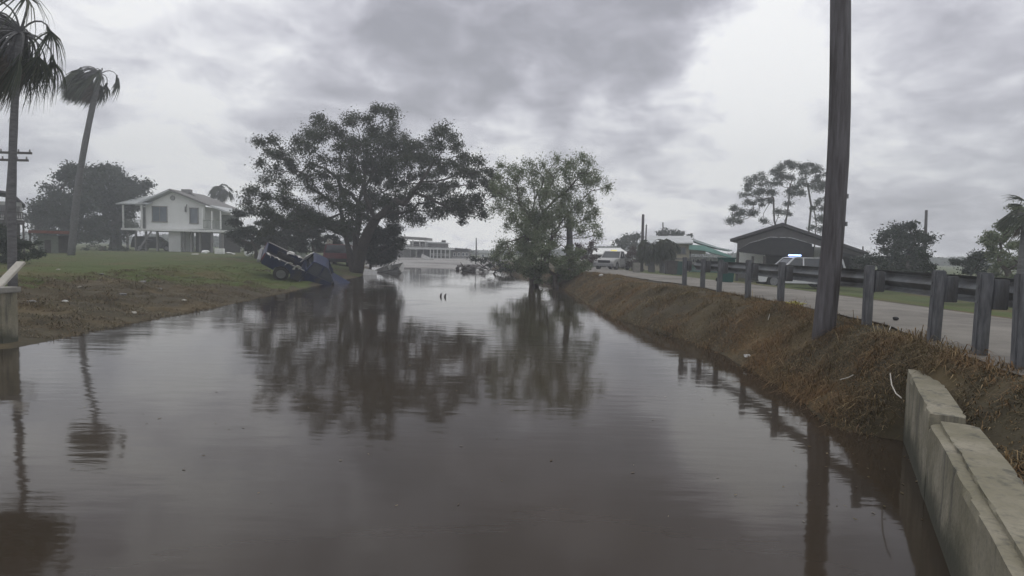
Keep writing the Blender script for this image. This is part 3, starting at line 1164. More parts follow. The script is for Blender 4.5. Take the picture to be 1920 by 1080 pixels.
# the willow-like tree at right
WIL = [(935, 330, 10), (955, 318, 12), (966, 335, 13), (950, 350, 14), (975, 355, 12), (995, 305, 10), (1003, 322, 12), (1018, 310, 8), (1000, 345, 14), (1020, 335, 12),
       (1045, 300, 10), (1048, 318, 12), (1035, 345, 14), (1060, 325, 10), (1078, 305, 10), (1092, 298, 9), (1085, 325, 12), (1105, 305, 9), (1112, 325, 11), (1120, 340, 10), (1100, 345, 14),
       (1070, 350, 16), (1045, 370, 16), (1010, 370, 16), (980, 380, 16), (955, 375, 14), (940, 365, 12), (935, 390, 14), (960, 400, 16), (990, 400, 18), (1020, 400, 18), (1050, 400, 18),
       (1080, 385, 18), (1105, 375, 13), (1115, 395, 12), (1100, 410, 14), (1115, 425, 12), (1090, 435, 12), (1122, 440, 9), (1070, 420, 14), (1035, 425, 16), (1005, 425, 18), (975, 425, 14), (950, 425, 9),
       (990, 450, 18), (1015, 455, 18), (975, 460, 15), (950, 455, 12), (935, 465, 11), (955, 475, 14), (930, 480, 9), (985, 480, 18), (1140, 350, 6), (1025, 365, 16), (1060, 375, 16), (1000, 415, 20), (1030, 405, 20), (1065, 405, 18), (1010, 445, 20), (1035, 450, 18), (985, 440, 18), (940, 310, 6), (975, 322, 8), (1028, 322, 9), (1065, 305, 7), (1100, 325, 9), (925, 350, 7)]
tree('willow_tree', 'bushy wind torn tree standing at the water beside the road', 'tree', (1003, 528), 36, WIL, M['greenleaf'], M['bark'],
     r0=.26, leaf=.12, dens=27, cover=4500, vert=1.25, squash=1.1, spread=2.4, stems=[(985, 450), (1005, 430), (1035, 445)], seedn=12, sub_r=.42, aspect=.40, twig=2.1, jit=.07, direc=np.array([.25, 0, .5]))
tree('bush', 'green bush wrapped round the foot of the wind torn tree', 'bush', (1045, 525), 34,
     [(990, 470, 18), (1015, 470, 20), (1035, 462, 16), (1000, 490, 22), (1030, 480, 18), (1050, 495, 22), (1020, 510, 20), (1065, 515, 17), (1045, 520, 16), (985, 510, 16), (1075, 485, 17), (1090, 470, 13), (1095, 495, 14), (1080, 505, 16), (1010, 525, 10), (970, 500, 13), (1060, 465, 10)],
     M['greenleaf'], r0=.14, leaf=.12, dens=36, spread=1.3, seedn=13, sub_r=.3)
tree('bush', 'brownish bush behind the tree at the start of the road', 'bush', (1100, 505), 48,
     [(1105, 465, 12), (1112, 455, 8), (1092, 480, 12), (1110, 485, 10), (1085, 460, 8), (1098, 497, 10)], M['brownleaf'], r0=.1, leaf=.14, dens=26, spread=1.2, seedn=14, sub_r=.35)
tree('bush', 'dark low hedge bush on debris at the head of the canal', 'bush', (925, 505), 52,
     [(905, 488, 10), (925, 492, 12), (945, 497, 12), (960, 503, 12), (940, 508, 9), (890, 486, 7), (975, 508, 10), (965, 515, 8)], M['darkleaf'], r0=.08, leaf=.13, dens=34, spread=1.2, seedn=15, sub_r=.35)
mb = MB()
q0 = P(1066, 505, 38)
qt = P(1067, 395, 38) - Vector((q0.x, q0.y, gz(q0.x, q0.y)))
mb.tube([(0, 0, -.2), (.02, 0, qt.z * .5), (qt.x, 0, qt.z)], [.24, .2, .16], 10)
tag(mb.build('bare_trunk', M['palmtrunk'], smooth=True, loc=(q0.x, q0.y, gz(q0.x, q0.y))), 'thick bare trunk standing right of the wind torn tree', 'trunk')

# dark trees left
tree('oak_tree', 'dark dense tree rising left behind the second palm', 'tree', (120, 470), 72,
     [(72, 392, 18), (92, 378, 20), (72, 412, 16), (110, 360, 20), (128, 335, 18), (143, 322, 16), (160, 318, 14), (175, 330, 16), (150, 350, 24), (120, 385, 26), (95, 405, 24), (150, 385, 28), (120, 415, 26), (75, 430, 18), (160, 415, 26), (100, 440, 18), (140, 440, 20), (172, 352, 16), (62, 405, 10), (130, 318, 8), (175, 440, 16)],
     M['darkleaf'], M['barkdark'], r0=.6, leaf=.34, dens=34, spread=4, seedn=21, sub_r=1.1, twig=2.2)
tree('oak_tree', 'dark dense tree rising left of the white stilt house', 'tree', (215, 470), 78,
     [(195, 325, 16), (208, 318, 16), (222, 330, 16), (240, 345, 16), (250, 352, 12), (262, 350, 8), (272, 345, 6), (235, 365, 22), (205, 355, 24), (190, 380, 24), (215, 390, 28), (245, 385, 18), (228, 415, 24), (200, 420, 26), (238, 430, 14), (185, 345, 16), (268, 360, 8), (215, 440, 16), (190, 440, 14)],
     M['darkleaf'], M['barkdark'], r0=.6, leaf=.34, dens=34, spread=4, seedn=22, sub_r=1.1, twig=2.2)
tree('shrub', 'low dark shrub below the trees left of the white house', 'shrub', (190, 472), 66,
     [(170, 462, 10), (190, 464, 10), (212, 464, 9), (232, 466, 8), (160, 452, 10)], M['darkleaf'], r0=.08, leaf=.2, dens=26, spread=1.5, seedn=23, sub_r=.5)
tree('shrub', 'dark shrub under the leaning utility pole at far left', 'shrub', (20, 478), 28,
     [(-15, 440, 26), (10, 455, 22), (35, 462, 20), (-10, 480, 26), (20, 485, 22), (45, 478, 14), (60, 460, 14), (5, 425, 14), (70, 475, 9)], M['darkleaf'], r0=.1, leaf=.12, dens=34, spread=1.5, seedn=24, sub_r=.3)

# pines behind the pavilion
gp = 'tall thin pines behind the pavilion'
tree('pine_tree', 'pine with the long drooping left limbs behind the pavilion roof', 'tree', (1455, 510), 66,
     [(1373, 390, 8), (1378, 402, 9), (1392, 398, 8), (1370, 413, 6), (1385, 415, 6), (1408, 345, 12), (1402, 365, 12), (1405, 382, 10), (1420, 332, 11), (1435, 340, 11), (1422, 355, 13), (1440, 360, 12), (1425, 378, 12), (1445, 378, 8), (1462, 398, 6), (1410, 400, 6), (1432, 415, 5), (1450, 345, 8)],
     M['pineleaf'], M['bark'], r0=.10, leaf=.28, dens=36, spread=3, seedn=31, sub_r=.55, stems=[(1450, 370)], aspect=.22, group=gp)
tree('pine_tree', 'tallest middle pine behind the pavilion peak', 'tree', (1482, 510), 68,
     [(1448, 322, 9), (1462, 316, 8), (1478, 308, 11), (1490, 312, 10), (1470, 330, 11), (1485, 335, 12), (1465, 348, 9), (1480, 362, 10), (1495, 352, 9), (1478, 382, 6), (1478, 400, 6), (1456, 332, 8)],
     M['pineleaf'], M['bark'], r0=.095, leaf=.28, dens=36, spread=2.5, seedn=32, sub_r=.55, stems=[(1482, 345)], aspect=.22, group=gp)
tree('pine_tree', 'pine third from the left behind the pavilion roof', 'tree', (1511, 510), 64,
     [(1502, 312, 9), (1515, 311, 9), (1528, 315, 9), (1540, 323, 9), (1510, 328, 12), (1527, 332, 11), (1543, 340, 8), (1505, 345, 9), (1522, 350, 9), (1502, 362, 8), (1540, 352, 8)],
     M['pineleaf'], M['bark'], r0=.095, leaf=.28, dens=36, spread=2.5, seedn=33, sub_r=.55, stems=[(1514, 345)], aspect=.22, group=gp)
tree('pine_tree', 'scraggy pine nearest the thick utility pole', 'tree', (1526, 510), 60,
     [(1545, 370, 8), (1535, 378, 7), (1528, 390, 6), (1542, 395, 7), (1552, 385, 7), (1535, 408, 6), (1548, 412, 6), (1522, 425, 5), (1540, 430, 5), (1555, 345, 9), (1560, 400, 8)],
     M['pineleaf'], M['bark'], r0=.07, leaf=.28, dens=17, spread=2, seedn=34, sub_r=.5, stems=[(1526, 390)], aspect=.22, group=gp)

tree('shrub', 'flattened scrub under the raised tail of the blue pickup', 'shrub', (490, 545), 34,
     [(482, 512, 10), (492, 522, 11), (505, 530, 11), (520, 535, 10), (478, 525, 8), (535, 538, 9), (500, 512, 8)], M['brownleaf'], r0=.04, leaf=.12, dens=14, spread=.6, seedn=49, sub_r=.3)
# right hand trees
tree('cypress_tree', 'dark rounded tree right of the pavilion beside a bare pole', 'tree', (1700, 535), 38,
     [(1690, 424, 13), (1703, 428, 13), (1678, 432, 12), (1662, 442, 10), (1652, 450, 6), (1712, 440, 13), (1720, 452, 13), (1735, 446, 8), (1692, 448, 17), (1675, 458, 12), (1705, 465, 20), (1725, 470, 14), (1680, 478, 18), (1700, 490, 22), (1722, 492, 18), (1665, 490, 12), (1735, 505, 12), (1685, 508, 18), (1712, 515, 20), (1658, 470, 6)],
     M['darkleaf'], M['barkdark'], r0=.22, leaf=.17, dens=34, spread=2, seedn=41, sub_r=.55, twig=2)
tree('hedge', 'low dark hedge between the pavilion and the rounded tree', 'hedge', (1640, 535), 34,
     [(1618, 492, 12), (1635, 488, 12), (1652, 488, 11), (1625, 508, 15), (1648, 508, 15), (1668, 512, 13), (1600, 505, 11), (1690, 520, 12), (1610, 520, 11)],
     M['darkleaf'], M['barkdark'], r0=.1, leaf=.14, dens=36, spread=1.2, seedn=42, sub_r=.35)
tree('hedge', 'olive hedge sloping down right of the rounded tree', 'hedge', (1745, 540), 26,
     [(1742, 498, 8), (1752, 512, 9), (1765, 522, 9), (1780, 526, 9), (1795, 524, 8), (1740, 520, 11), (1758, 532, 11), (1778, 538, 10), (1735, 480, 6), (1812, 530, 9), (1830, 534, 10), (1850, 536, 10), (1870, 538, 10), (1890, 540, 10), (1910, 540, 10)],
     M['darkleaf'], M['barkdark'], r0=.08, leaf=.1, dens=34, spread=.8, seedn=43, sub_r=.25)
tree('tree', 'small round headed tree left of the big tree at the right edge', 'tree', (1830, 540), 34,
     [(1835, 478, 9), (1822, 484, 9), (1845, 484, 10), (1812, 494, 8), (1828, 498, 12), (1846, 502, 11), (1816, 508, 8), (1835, 512, 9), (1792, 492, 5)],
     M['darkleaf'], M['barkdark'], r0=.08, leaf=.12, dens=45, spread=1, seedn=44, sub_r=.3)
tree('tree', 'ragged leafy tree leaning in at the right edge', 'tree', (1885, 545), 28,
     [(1848, 448, 6), (1860, 440, 9), (1858, 460, 10), (1875, 450, 11), (1890, 440, 9), (1880, 425, 6), (1900, 425, 9), (1915, 410, 10), (1905, 395, 8), (1925, 395, 10), (1935, 420, 14), (1868, 475, 13), (1885, 470, 14), (1905, 462, 11), (1925, 455, 13), (1870, 495, 14), (1890, 500, 16), (1912, 490, 16), (1935, 480, 16), (1875, 515, 13), (1900, 520, 15), (1925, 512, 16)],
     M['greenleaf'], M['bark'], r0=.13, leaf=.12, dens=40, spread=1.8, seedn=45, sub_r=.3)
tree('tree', 'grey green tree behind the white roofed shed', 'tree', (1175, 500), 85,
     [(1160, 452, 8), (1172, 447, 9), (1185, 448, 9), (1195, 444, 7), (1168, 460, 9), (1188, 460, 9)], M['pineleaf'], r0=.3, leaf=.4, dens=22, spread=2.5, seedn=46, sub_r=.8)
tree('tree', 'flat topped tree peeping over the pale roof', 'tree', (1262, 500), 92,
     [(1250, 436, 6), (1262, 437, 6), (1275, 438, 6), (1290, 444, 5), (1268, 445, 6), (1240, 440, 5)], M['darkleaf'], r0=.3, leaf=.4, dens=22, spread=2, seedn=47, sub_r=.7)
tree('shrub', 'purplish brown shrub between the pickup and the bushy palm', 'shrub', (1185, 510), 56,
     [(1180, 478, 9), (1192, 470, 9), (1185, 490, 10), (1196, 488, 9), (1175, 495, 8), (1190, 502, 8), (1200, 475, 7)], M['brownleaf'], r0=.08, leaf=.18, dens=30, spread=1, seedn=48, sub_r=.45)


# ------------------------------------------------------------------ palms
def fan_palm(label, base, top, d, r, nf, flen, wind, group=None, bias=0.0, lean=None, dead=6, leafw=.05, seedn=0, up=.35, curve=0.0):
    r_ = np.random.default_rng(seedn + 50)
    b_ = P(*base, d)
    tp = P(*top, d)
    z0 = gz(b_.x, b_.y)
    e = empty('palm_tree', (b_.x, b_.y, z0), 0, label, 'palm tree', group)
    hi = tp - e.location
    pl, rl = [], []
    for i in range(15):
        k = i / 14
        p_ = Vector((hi.x * k, hi.y * k, hi.z * k - .2 * (1 - k)))
        p_.x += curve * math.sin(k * math.pi)
        pl.append(p_)
        rl.append(r * (1.25 - .35 * k) * (1 + .04 * math.sin(i * 2.3)))
    q = MB()
    q.tube(pl, rl, 12)
    q.build('trunk', M['palmtrunk'], e, smooth=True)
    vs, fs, dv, df = [], [], [], []
    wd = Vector(wind)
    sq = MB()
    for i in range(nf + dead):
        isd = i >= nf
        az = r_.uniform(0, 2 * math.pi)
        if r_.uniform() < bias:
            az = math.pi + r_.normal() * .8
        el = r_.uniform(-.5, 1.2) if not isd else r_.uniform(-1.4, -.9)
        d0 = Vector((math.cos(az) * math.cos(el), math.sin(az) * math.cos(el), math.sin(el) + (up if not isd else 0)))
        L = flen * r_.uniform(.75, 1.15) * (1 if not isd else .8)
        p_ = hi.copy()
        dr = d0.normalized()
        path = [p_.copy()]
        for s_ in range(6):
            dr = (dr + wd * .20 + Vector((0, 0, -.13 - .05 * s_))).normalized()
            p_ = p_ + dr * (L * .5 / 6)
            path.append(p_.copy())
        sq.tube(path, [.03 * flen / 2, .012 * flen / 2] if False else [.028 * flen / 2 * (1 - .09 * k) for k in range(7)], 4, cap=False)
        # fan of long narrow segments, blown by the wind
        side = dr.cross(Vector((0, 0, 1)))
        if side.length < .05:
            side = Vector((1, 0, 0))
        side.normalize()
        tgt, tf = (dv, df) if isd else (vs, fs)
        ns = 34
        for k in range(ns):
            a2 = (k / (ns - 1) - .5) * 2.6
            sd_ = (dr * math.cos(a2) + side * math.sin(a2) + Vector(tuple(r_.normal(size=3) * .12))).normalized()
            st = path[-1] if abs(a2) > .4 else path[-2]
            l2 = L * .62 * r_.uniform(.75, 1.1) * (1 - .22 * abs(a2))
            c = st.copy()
            dd_ = sd_.copy()
            w_ = leafw
            sv = dd_.cross(Vector(tuple(r_.normal(size=3)))).normalized()
            o0 = len(tgt)
            for s_ in range(4):
                ww_ = w_ * (1 - s_ / 3.3)
                tgt.append(tuple(c - sv * ww_))
                tgt.append(tuple(c + sv * ww_))
                dd_ = (dd_ + wd * .34 + Vector((0, 0, -.22 - .1 * s_))).normalized()
                c = c + dd_ * (l2 / 3)
            for s_ in range(3):
                tf.append((o0 + 2 * s_, o0 + 2 * s_ + 1, o0 + 2 * s_ + 3, o0 + 2 * s_ + 2))
    if dead:
        npmesh('dead_fronds', np.array(dv), np.array(df), M['deadpalm'], e)
    npmesh('crown', np.array(vs), np.array(fs), M['palmleaf'], e)
    sq.build('stalks', M['palmtrunk'], e)
    return e


gq = 'palms bent by the wind on the left bank'
fan_palm('nearest tall palm with a huge windblown crown cut by the left edge', (24, 545), (36, 62), 17, .092, 80, 2.5, (-.9, .1, -.5), gq, bias=.55, dead=16, leafw=.022, seedn=1, curve=-.1)
fan_palm('leaning tall palm with its crown blown left above the dark trees', (133, 482), (187, 140), 44, .19, 64, 2.9, (-1.25, 0, -.75), gq, bias=.6, dead=6, leafw=.06, seedn=2, up=.55, curve=-.3)
fan_palm('small distant palm standing right of the white stilt house', (415, 470), (416, 356), 95, .28, 26, 2.5, (-.25, 0, 0), None, dead=4, leafw=.08, seedn=3)
for (bx, by, tx, ty, lab) in ((1222, 506, 1221, 462, 'bushy round headed palm on the left of the pair before the beige house'), (1243, 506, 1245, 460, 'bushy round headed palm on the right of the pair before the beige house')):
    fan_palm(lab, (bx, by), (tx, ty), 50, .24, 44, 1.75, (0, 0, -.12), 'pair of bushy palms before the beige house', dead=14, leafw=.05, seedn=bx, up=.2)
fan_palm('small palm poking out above the trees at the right edge', (1912, 545), (1925, 402), 24, .14, 22, 1.3, (-.5, 0, 0), None, dead=3, leafw=.02, seedn=8)

# far woods so that the horizon is closed
pos = []
for a_ in np.linspace(-55, 55, 420):
    dd_ = 230 + 40 * math.sin(a_ * .3)
    x_, y_ = math.tan(R(a_)) * dd_, dd_
    hh = 3.2 + 2.2 * float(vnoise(np.array([a_]), np.array([1.]), 3.0, 71)[0]) + random.uniform(-.5, .5)
    if -12 < a_ < 1:
        hh *= .55
    k = 90
    q = rng.normal(size=(k, 3)) * np.array([1.6, 3, .35]) + np.array([x_, y_, 0])
    q[:, 2] = .2 + rng.uniform(0, 1, k) ** .7 * hh
    pos.append(q)
pos = np.concatenate(pos)
v, f_ = leaves(pos, 1.1, .7)
tag(npmesh('distant_woods', v, f_, M['darkleaf']), 'low dark line of woods along the far horizon', 'woods', kind='stuff')


# ------------------------------------------------------------------ buildings
class Bld:
    """works in picture units of a plane d metres ahead, turned into metres; x right, y away, z up"""

    def __init__(s, name, label, ox, oy, d, cat='house', rz=0.0, face=False):
        s.d, s.k = d, d / F
        p_ = P(ox, oy, d)
        s.ox, s.oy = ox, oy
        s.z0 = gz(p_.x, p_.y)
        s.zoff = p_.z - s.z0
        s.face = face
        th = math.atan2(p_.x, p_.y) if face else 0.0
        s.kx = s.k * math.cos(th)
        s.e = empty(name, (p_.x, p_.y, s.z0), rz - th, label, cat)

    def X(s, px):
        return (px - s.ox) * s.kx

    def Z(s, py, px=None):
        roll = 0 if px is None else (px - s.ox) * math.tan(R(1.4))
        return (s.oy - py + roll) * s.k + s.zoff

    def box(s, name, m_, x0, x1, y0, y1, t0, t1, parent=None, bev=0.0):
        """x0..x1 and y0 (top)..y1 (bottom) in picture units, t0..t1 depth in metres"""
        xm = (x0 + x1) / 2
        q = MB()
        za, zb = s.Z(y1, xm), s.Z(y0, xm)
        q.box(((s.X(x0) + s.X(x1)) / 2, (t0 + t1) / 2, (za + zb) / 2), (abs(s.X(x1) - s.X(x0)), abs(t1 - t0), abs(zb - za)))
        return q.build(name, m_, parent or s.e, bevel=bev)

    def poly(s, name, m_, pl, t0, t1, parent=None):
        q = MB()
        q.prism([(s.X(x), s.Z(y, x)) for x, y in pl], t0, t1)
        return q.build(name, m_, parent or s.e)

    def far(s, name, m_, x0, x1, y0, y1, t0, t1):
        """like box, but x and y are where it appears although it stands t0 behind the plane"""
        k = (s.d + t0) / s.d
        hy = lambda x: 470 + (x - 960) * math.tan(R(1.4))
        cx_ = s.ox if s.face else 960
        xa, xb = cx_ + (x0 - cx_) * k, cx_ + (x1 - cx_) * k
        xm, xn = (x0 + x1) / 2, (xa + xb) / 2
        return s.box(name, m_, xa, xb, hy(xn) + (y0 - hy(xm)) * k, hy(xn) + (y1 - hy(xm)) * k, t0, t1)

    def window(s, x0, x1, y0, y1, t0, glassm='greyglass', frame='greywood', mull=1):
        fr = MB()
        xm = (x0 + x1) / 2
        a_, b_, c_, d_ = s.X(x0), s.X(x1), s.Z(y1, xm), s.Z(y0, xm)
        w = .07
        fr.box(((a_ + b_) / 2, t0 - .05, d_), (b_ - a_ + w * 2, .1, w * 1.6))
        fr.box(((a_ + b_) / 2, t0 - .06, c_), (b_ - a_ + w * 2.4, .14, w * 1.6))
        for x_ in (a_, b_):
            fr.box((x_, t0 - .05, (c_ + d_) / 2), (w * 1.4, .09, d_ - c_ - w * 1.6))
        for i in range(mull):
            fr.box((a_ + (b_ - a_) * (i + 1) / (mull + 1), t0 - .04, (c_ + d_) / 2), (w, .06, d_ - c_ - w * 1.6))
        o = fr.build('window', M[frame], s.e)
        q = MB()
        q.box(((a_ + b_) / 2, t0 - .012, (c_ + d_) / 2), (b_ - a_ - .02, .018, d_ - c_ - .02))
        q.build('pane', M[glassm], o)
        return o

    def railing(s, x0, x1, y0, y1, t0, m_, n):
        q = MB()
        xm = (x0 + x1) / 2
        a_, b_, c_, d_ = s.X(x0), s.X(x1), s.Z(y1, xm), s.Z(y0, xm)
        q.box(((a_ + b_) / 2, t0, d_), (b_ - a_, .08, .08))
        q.box(((a_ + b_) / 2, t0, c_ + .1), (b_ - a_, .06, .06))
        for i in range(n):
            q.box((a_ + (b_ - a_) * (i + .5) / n, t0, (c_ + d_) / 2 + .03), (.05, .04, d_ - c_ - .16))
        return q.build('railing', m_, s.e)


# white stilt house
H = Bld('stilt_house', 'white two storey stilt house with gable front and porches behind the lawn', 325, 472, 75)
H.box('floor', M['white'], 236, 421, 430, 434, -.9, 7.5)
H.poly('wall', M['white'], [(274, 430), (274, 384), (325, 361), (384, 385), (384, 430)], 0, .25)
H.box('side_wall', M['white'], 274, 277, 386, 430, .254, 7)
H.box('side_wall', M['white'], 381, 384, 388, 430, .254, 7)
H.box('back_wall', M['offwhite'], 277.2, 380.8, 386, 430, 6.7, 6.95)
# roof slabs over the gable
for (xa, ya, xb, yb) in ((325, 356, 262, 383), (325, 356, 400, 386)):
    H.poly('roof', M['metalroof'] if xa > xb else M['greywood'], [(xa, ya), (xb, yb), (xb, yb + 3.4), (xa, ya + 3.4)], -.8, 7.6)
H.poly('roof', M['metalroof'], [(400.2, 386), (431, 397), (431, 400), (400.2, 389.4)], -.8, 7.6)
# left wing and its roof with raised seams
q = MB()
q.add([(H.X(228), -1.0, H.Z(383, 228)), (H.X(288), -1.0, H.Z(383, 288)), (H.X(288), 4, H.Z(364, 288)), (H.X(231), 4, H.Z(364, 231)),
       (H.X(228), -1.0, H.Z(385, 228)), (H.X(288), -1.0, H.Z(385, 288)), (H.X(288), 4, H.Z(366, 288)), (H.X(231), 4, H.Z(366, 231))],
      [(0, 1, 2, 3), (4, 7, 6, 5), (0, 4, 5, 1), (1, 5, 6, 2), (3, 2, 6, 7), (0, 3, 7, 4)])
wr = q.build('wing_roof', M['metalroof'], H.e)
for px in (236, 246, 256, 266, 276):
    q = MB()
    q.bar((H.X(px), -1.0, H.Z(382.4, px)), (H.X(px) + .1, 4, H.Z(363.4, px)), .06, .08)
    q.build('seam', M['metalroof'], wr)
H.box('wing_wall', M['offwhite'], 238, 273.8, 385, 430, 3.2, 3.4)
H.window(246, 266, 395, 418, 3.2, 'glass', 'white', 1)
for px in (238.5, 272.5):
    H.box('porch_post', M['white'], px - 1.3, px + 1.3, 385.5, 430, -.75, -.6)
H.railing(240, 271, 413, 430, -.68, M['shedgreen'], 14)
H.window(287, 314, 388, 416, 0)
H.window(357, 372, 391, 419, 0, mull=0)
q = MB()
c = (H.X(325), -.03, H.Z(372, 325))
q.tube([(c[0], -.06, c[2]), (c[0], .1, c[2])], .3, 18)
q.build('round_vent', M['greywood'], H.e)
q = MB()
for i in range(4):
    q.box((c[0], -.075, c[2] - .18 + i * .12), (.42 if i in (1, 2) else .3, .02, .04))
q.build('vent_slats', M['offwhite'], H.e)
for px in (386, 403, 419):
    H.box('porch_post', M['white'], px - 1, px + 1, 397 if px > 400 else 391, 430, -.75, -.6)
H.railing(386, 420, 414, 430, -.68, M['shedgreen'], 14)
H.box('back_wall', M['shedgreen'], 386, 420, 400, 430, 4, 4.15)
for px in (240, 256, 275, 296, 346, 360, 376, 398, 418):
    H.box('stilt', M['greywood'], px - 1.4, px + 1.4, 434, 478, -.2, .05)
for px in (240, 275, 346, 384, 418):
    H.box('stilt', M['greywood'], px - 1.4, px + 1.4, 434, 478, 6.2, 6.45)
H.box('entry_block', M['offwhite'], 319, 341, 434.2, 478, -.3, 3)
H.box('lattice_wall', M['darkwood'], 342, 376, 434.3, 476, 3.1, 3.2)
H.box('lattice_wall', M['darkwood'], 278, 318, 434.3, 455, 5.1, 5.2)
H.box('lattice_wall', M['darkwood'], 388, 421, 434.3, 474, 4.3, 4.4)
q = MB()
for i in range(9):
    q.box((H.X(262) + i * .22, -.2 - .0 * i, H.Z(474, 262) + i * .28), (.3, .9, .05))
q.bar((H.X(260), -.62, H.Z(476, 260)), (H.X(290), -.62, H.Z(434, 290)), .05, .2)
q.build('stair', M['greywood'], H.e)
H.box('wall_brace', M['greywood'], 349, 351, 388, 398, -.28, -.1)
q = MB()
q.bar((H.X(349), -.2, H.Z(398, 349)), (H.X(358), -.85, H.Z(385, 358)), .09, .09)
q.build('roof_brace', M['greywood'], H.e)
q = MB()
q.tube([(H.X(284), 2.5, H.Z(370, 284)), (H.X(284), 2.5, H.Z(360, 284))], .1, 8)
q.build('vent_pipe', M['galv'], H.e)
q = MB()
q.box((H.X(335), 2, H.Z(357, 335)), (1.1, .6, .5))
q.bar((H.X(338), 2, H.Z(356, 338)), (H.X(350), 2, H.Z(366, 350)), .4, .2)
q.build('roof_unit', M['greywood'], H.e)

# house at the far left edge, half hidden
H = Bld('stilt_house', 'grey stilt house half hidden behind the leftmost palm', 10, 470, 48, face=True)
H.box('wall', M['offwhite'], -60, 44, 378, 412, 0, 5)
H.poly('roof', M['darkroof'], [(-66, 380), (-20, 356), (26, 362), (50, 384), (50, 387), (26, 365.5), (-20, 360), (-66, 384)], -.7, 5.5)
H.box('floor', M['darkwood'], -62, 48, 412.2, 418, -1.2, 5.4)
H.window(2, 10, 386, 402, 0, 'glass')
H.window(30, 38, 388, 403, 0, 'glass')
H.railing(-60, 46, 398, 412, -1.1, M['darkwood'], 26)
for px in (-55, -20, 12, 45):
    H.box('stilt', M['darkwood'], px - 2, px + 2, 418.3, 485, -1.1, -.9)
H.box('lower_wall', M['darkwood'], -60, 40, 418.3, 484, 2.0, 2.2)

# small shed with rust red roof
H = Bld('shed', 'low green shed under a rust red roof below the dark trees', 95, 476, 50, 'shed', face=True)
H.box('wall', M['shedgreen'], 72, 110, 442, 482, 0, 2.2)
H.poly('roof', M['rust'], [(55, 432), (140, 434), (140, 439), (55, 437)], -.8, 3.0)
for px in (58, 138):
    H.box('post', M['darkwood'], px - 1.4, px + 1.4, 437, 484, -.6, -.48)
H.box('door', M['darkwood'], 84, 96, 450, 480, -.06, -.003)
H.box('back_wall', M['darkwood'], 110.3, 136, 442, 482, 1.5, 1.7)

# sheds under the oak
H = Bld('shed', 'dark green shed in the shade behind the blue pickup', 535, 475, 60, 'shed')
H.box('wall', M['shedgreen'], 500, 556, 442, 482, 0, 3)
H.poly('roof', M['darkroof'], [(496, 441), (528, 432), (560, 441), (560, 443), (528, 434.5), (496, 443)], -.3, 3.3)
H.box('door', M['darkwood'], 517, 540, 450, 480, -.06, -.004)
H = Bld('trailer', 'pale trailer glimpsed between the oak trunk and the shed', 600, 475, 66, 'trailer')
H.box('body', M['white'], 592, 614, 440, 462, 0, 4)
H.box('window', M['glass'], 596, 606, 445, 451, -.02, .04)
for px in (597, 609):
    q = MB()
    q.tube([(H.X(px), -.05, H.Z(468, px)), (H.X(px), .15, H.Z(468, px))], .36, 14)
    q.build('wheel', M['rubber'], H.e)
for px in (615, 621):
    b_ = P(px, 476, 50)
    q = MB()
    q.box((0, 0, .95), (.16, .16, 2.1))
    o = q.build('post', M['palewood'], loc=(b_.x, b_.y, gz(b_.x, b_.y)), bevel=.01)
    tag(o, 'pale upright post left of the oak trunk, %s of two' % ('left' if px == 615 else 'right'), 'post', 'pale posts by the oak')

# far two storey building at the head of the canal
H = Bld('beach_house', 'flat roofed open sided two storey building at the head of the canal', 793, 486, 98, 'building')
H.poly('roof', M['greywood'], [(750, 443), (801, 446), (801, 451), (750, 447.5)], -1, 6)
for px in (753, 762, 775, 788, 799):
    H.box('column', M['white'], px - .8, px + .8, 449, 464, -.8, -.6)
H.box('upper_wall', M['offwhite'], 763, 798, 452, 464, 3, 3.2)
H.box('window', M['glass'], 770, 785, 454, 461, 2.9, 2.99)
H.railing(745, 801, 458.5, 464, -1.1, M['greywood'], 24)
H.box('floor', M['offwhite'], 742, 846, 464.2, 467.5, -1.3, 7)
H.box('upper_wall', M['greywood'], 802, 834, 456, 464, 0, 5)
H.poly('roof', M['metalroof'], [(801.5, 453), (834, 454.5), (840, 457), (801.5, 456)], -.6, 5.5)
H.box('roof_unit', M['darkwood'], 826, 833, 450.5, 454, 1, 2)
H.box('lower_wall', M['greywood'], 744, 770, 467.8, 489, 0, 5)
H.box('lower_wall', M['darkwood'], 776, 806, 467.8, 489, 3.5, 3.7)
H.box('lower_wall', M['shedgreen'], 808, 844, 467.8, 489, 2.5, 2.7)
for px in (757, 771, 783, 795, 808, 814, 821, 828, 836, 844):
    H.box('column', M['offwhite'] if px > 800 else M['greywood'], px - .9, px + .9, 467.8, 490, -1, -.8)
H.railing(808, 845, 476, 480, -.9, M['offwhite'], 12)
H = Bld('house', 'long low grey house right of the flat roofed building', 862, 487, 104)
H.box('wall', M['greywood'], 846, 879, 470, 490, 0, 5)
H.poly('roof', M['darkroof'], [(843, 470), (848, 465), (876, 466.5), (882, 471)], -.6, 5.6)
for px in (850, 858, 866, 873):
    H.window(px, px + 4.5, 474, 480, 0, 'greyglass', 'white', 0)
H.railing(846, 880, 483, 487, -.5, M['offwhite'], 12)
H = Bld('house', 'faint pale block glimpsed left of the wind torn tree', 907, 486, 130)
H.box('wall', M['offwhite'], 899, 917, 474, 490, 0, 5)
H.poly('roof', M['metalroof'], [(896, 474), (900, 469), (915, 469.5), (919, 474.5)], -.5, 5.5)
H.window(903, 908, 477, 482, 0, 'greyglass', 'white', 0)

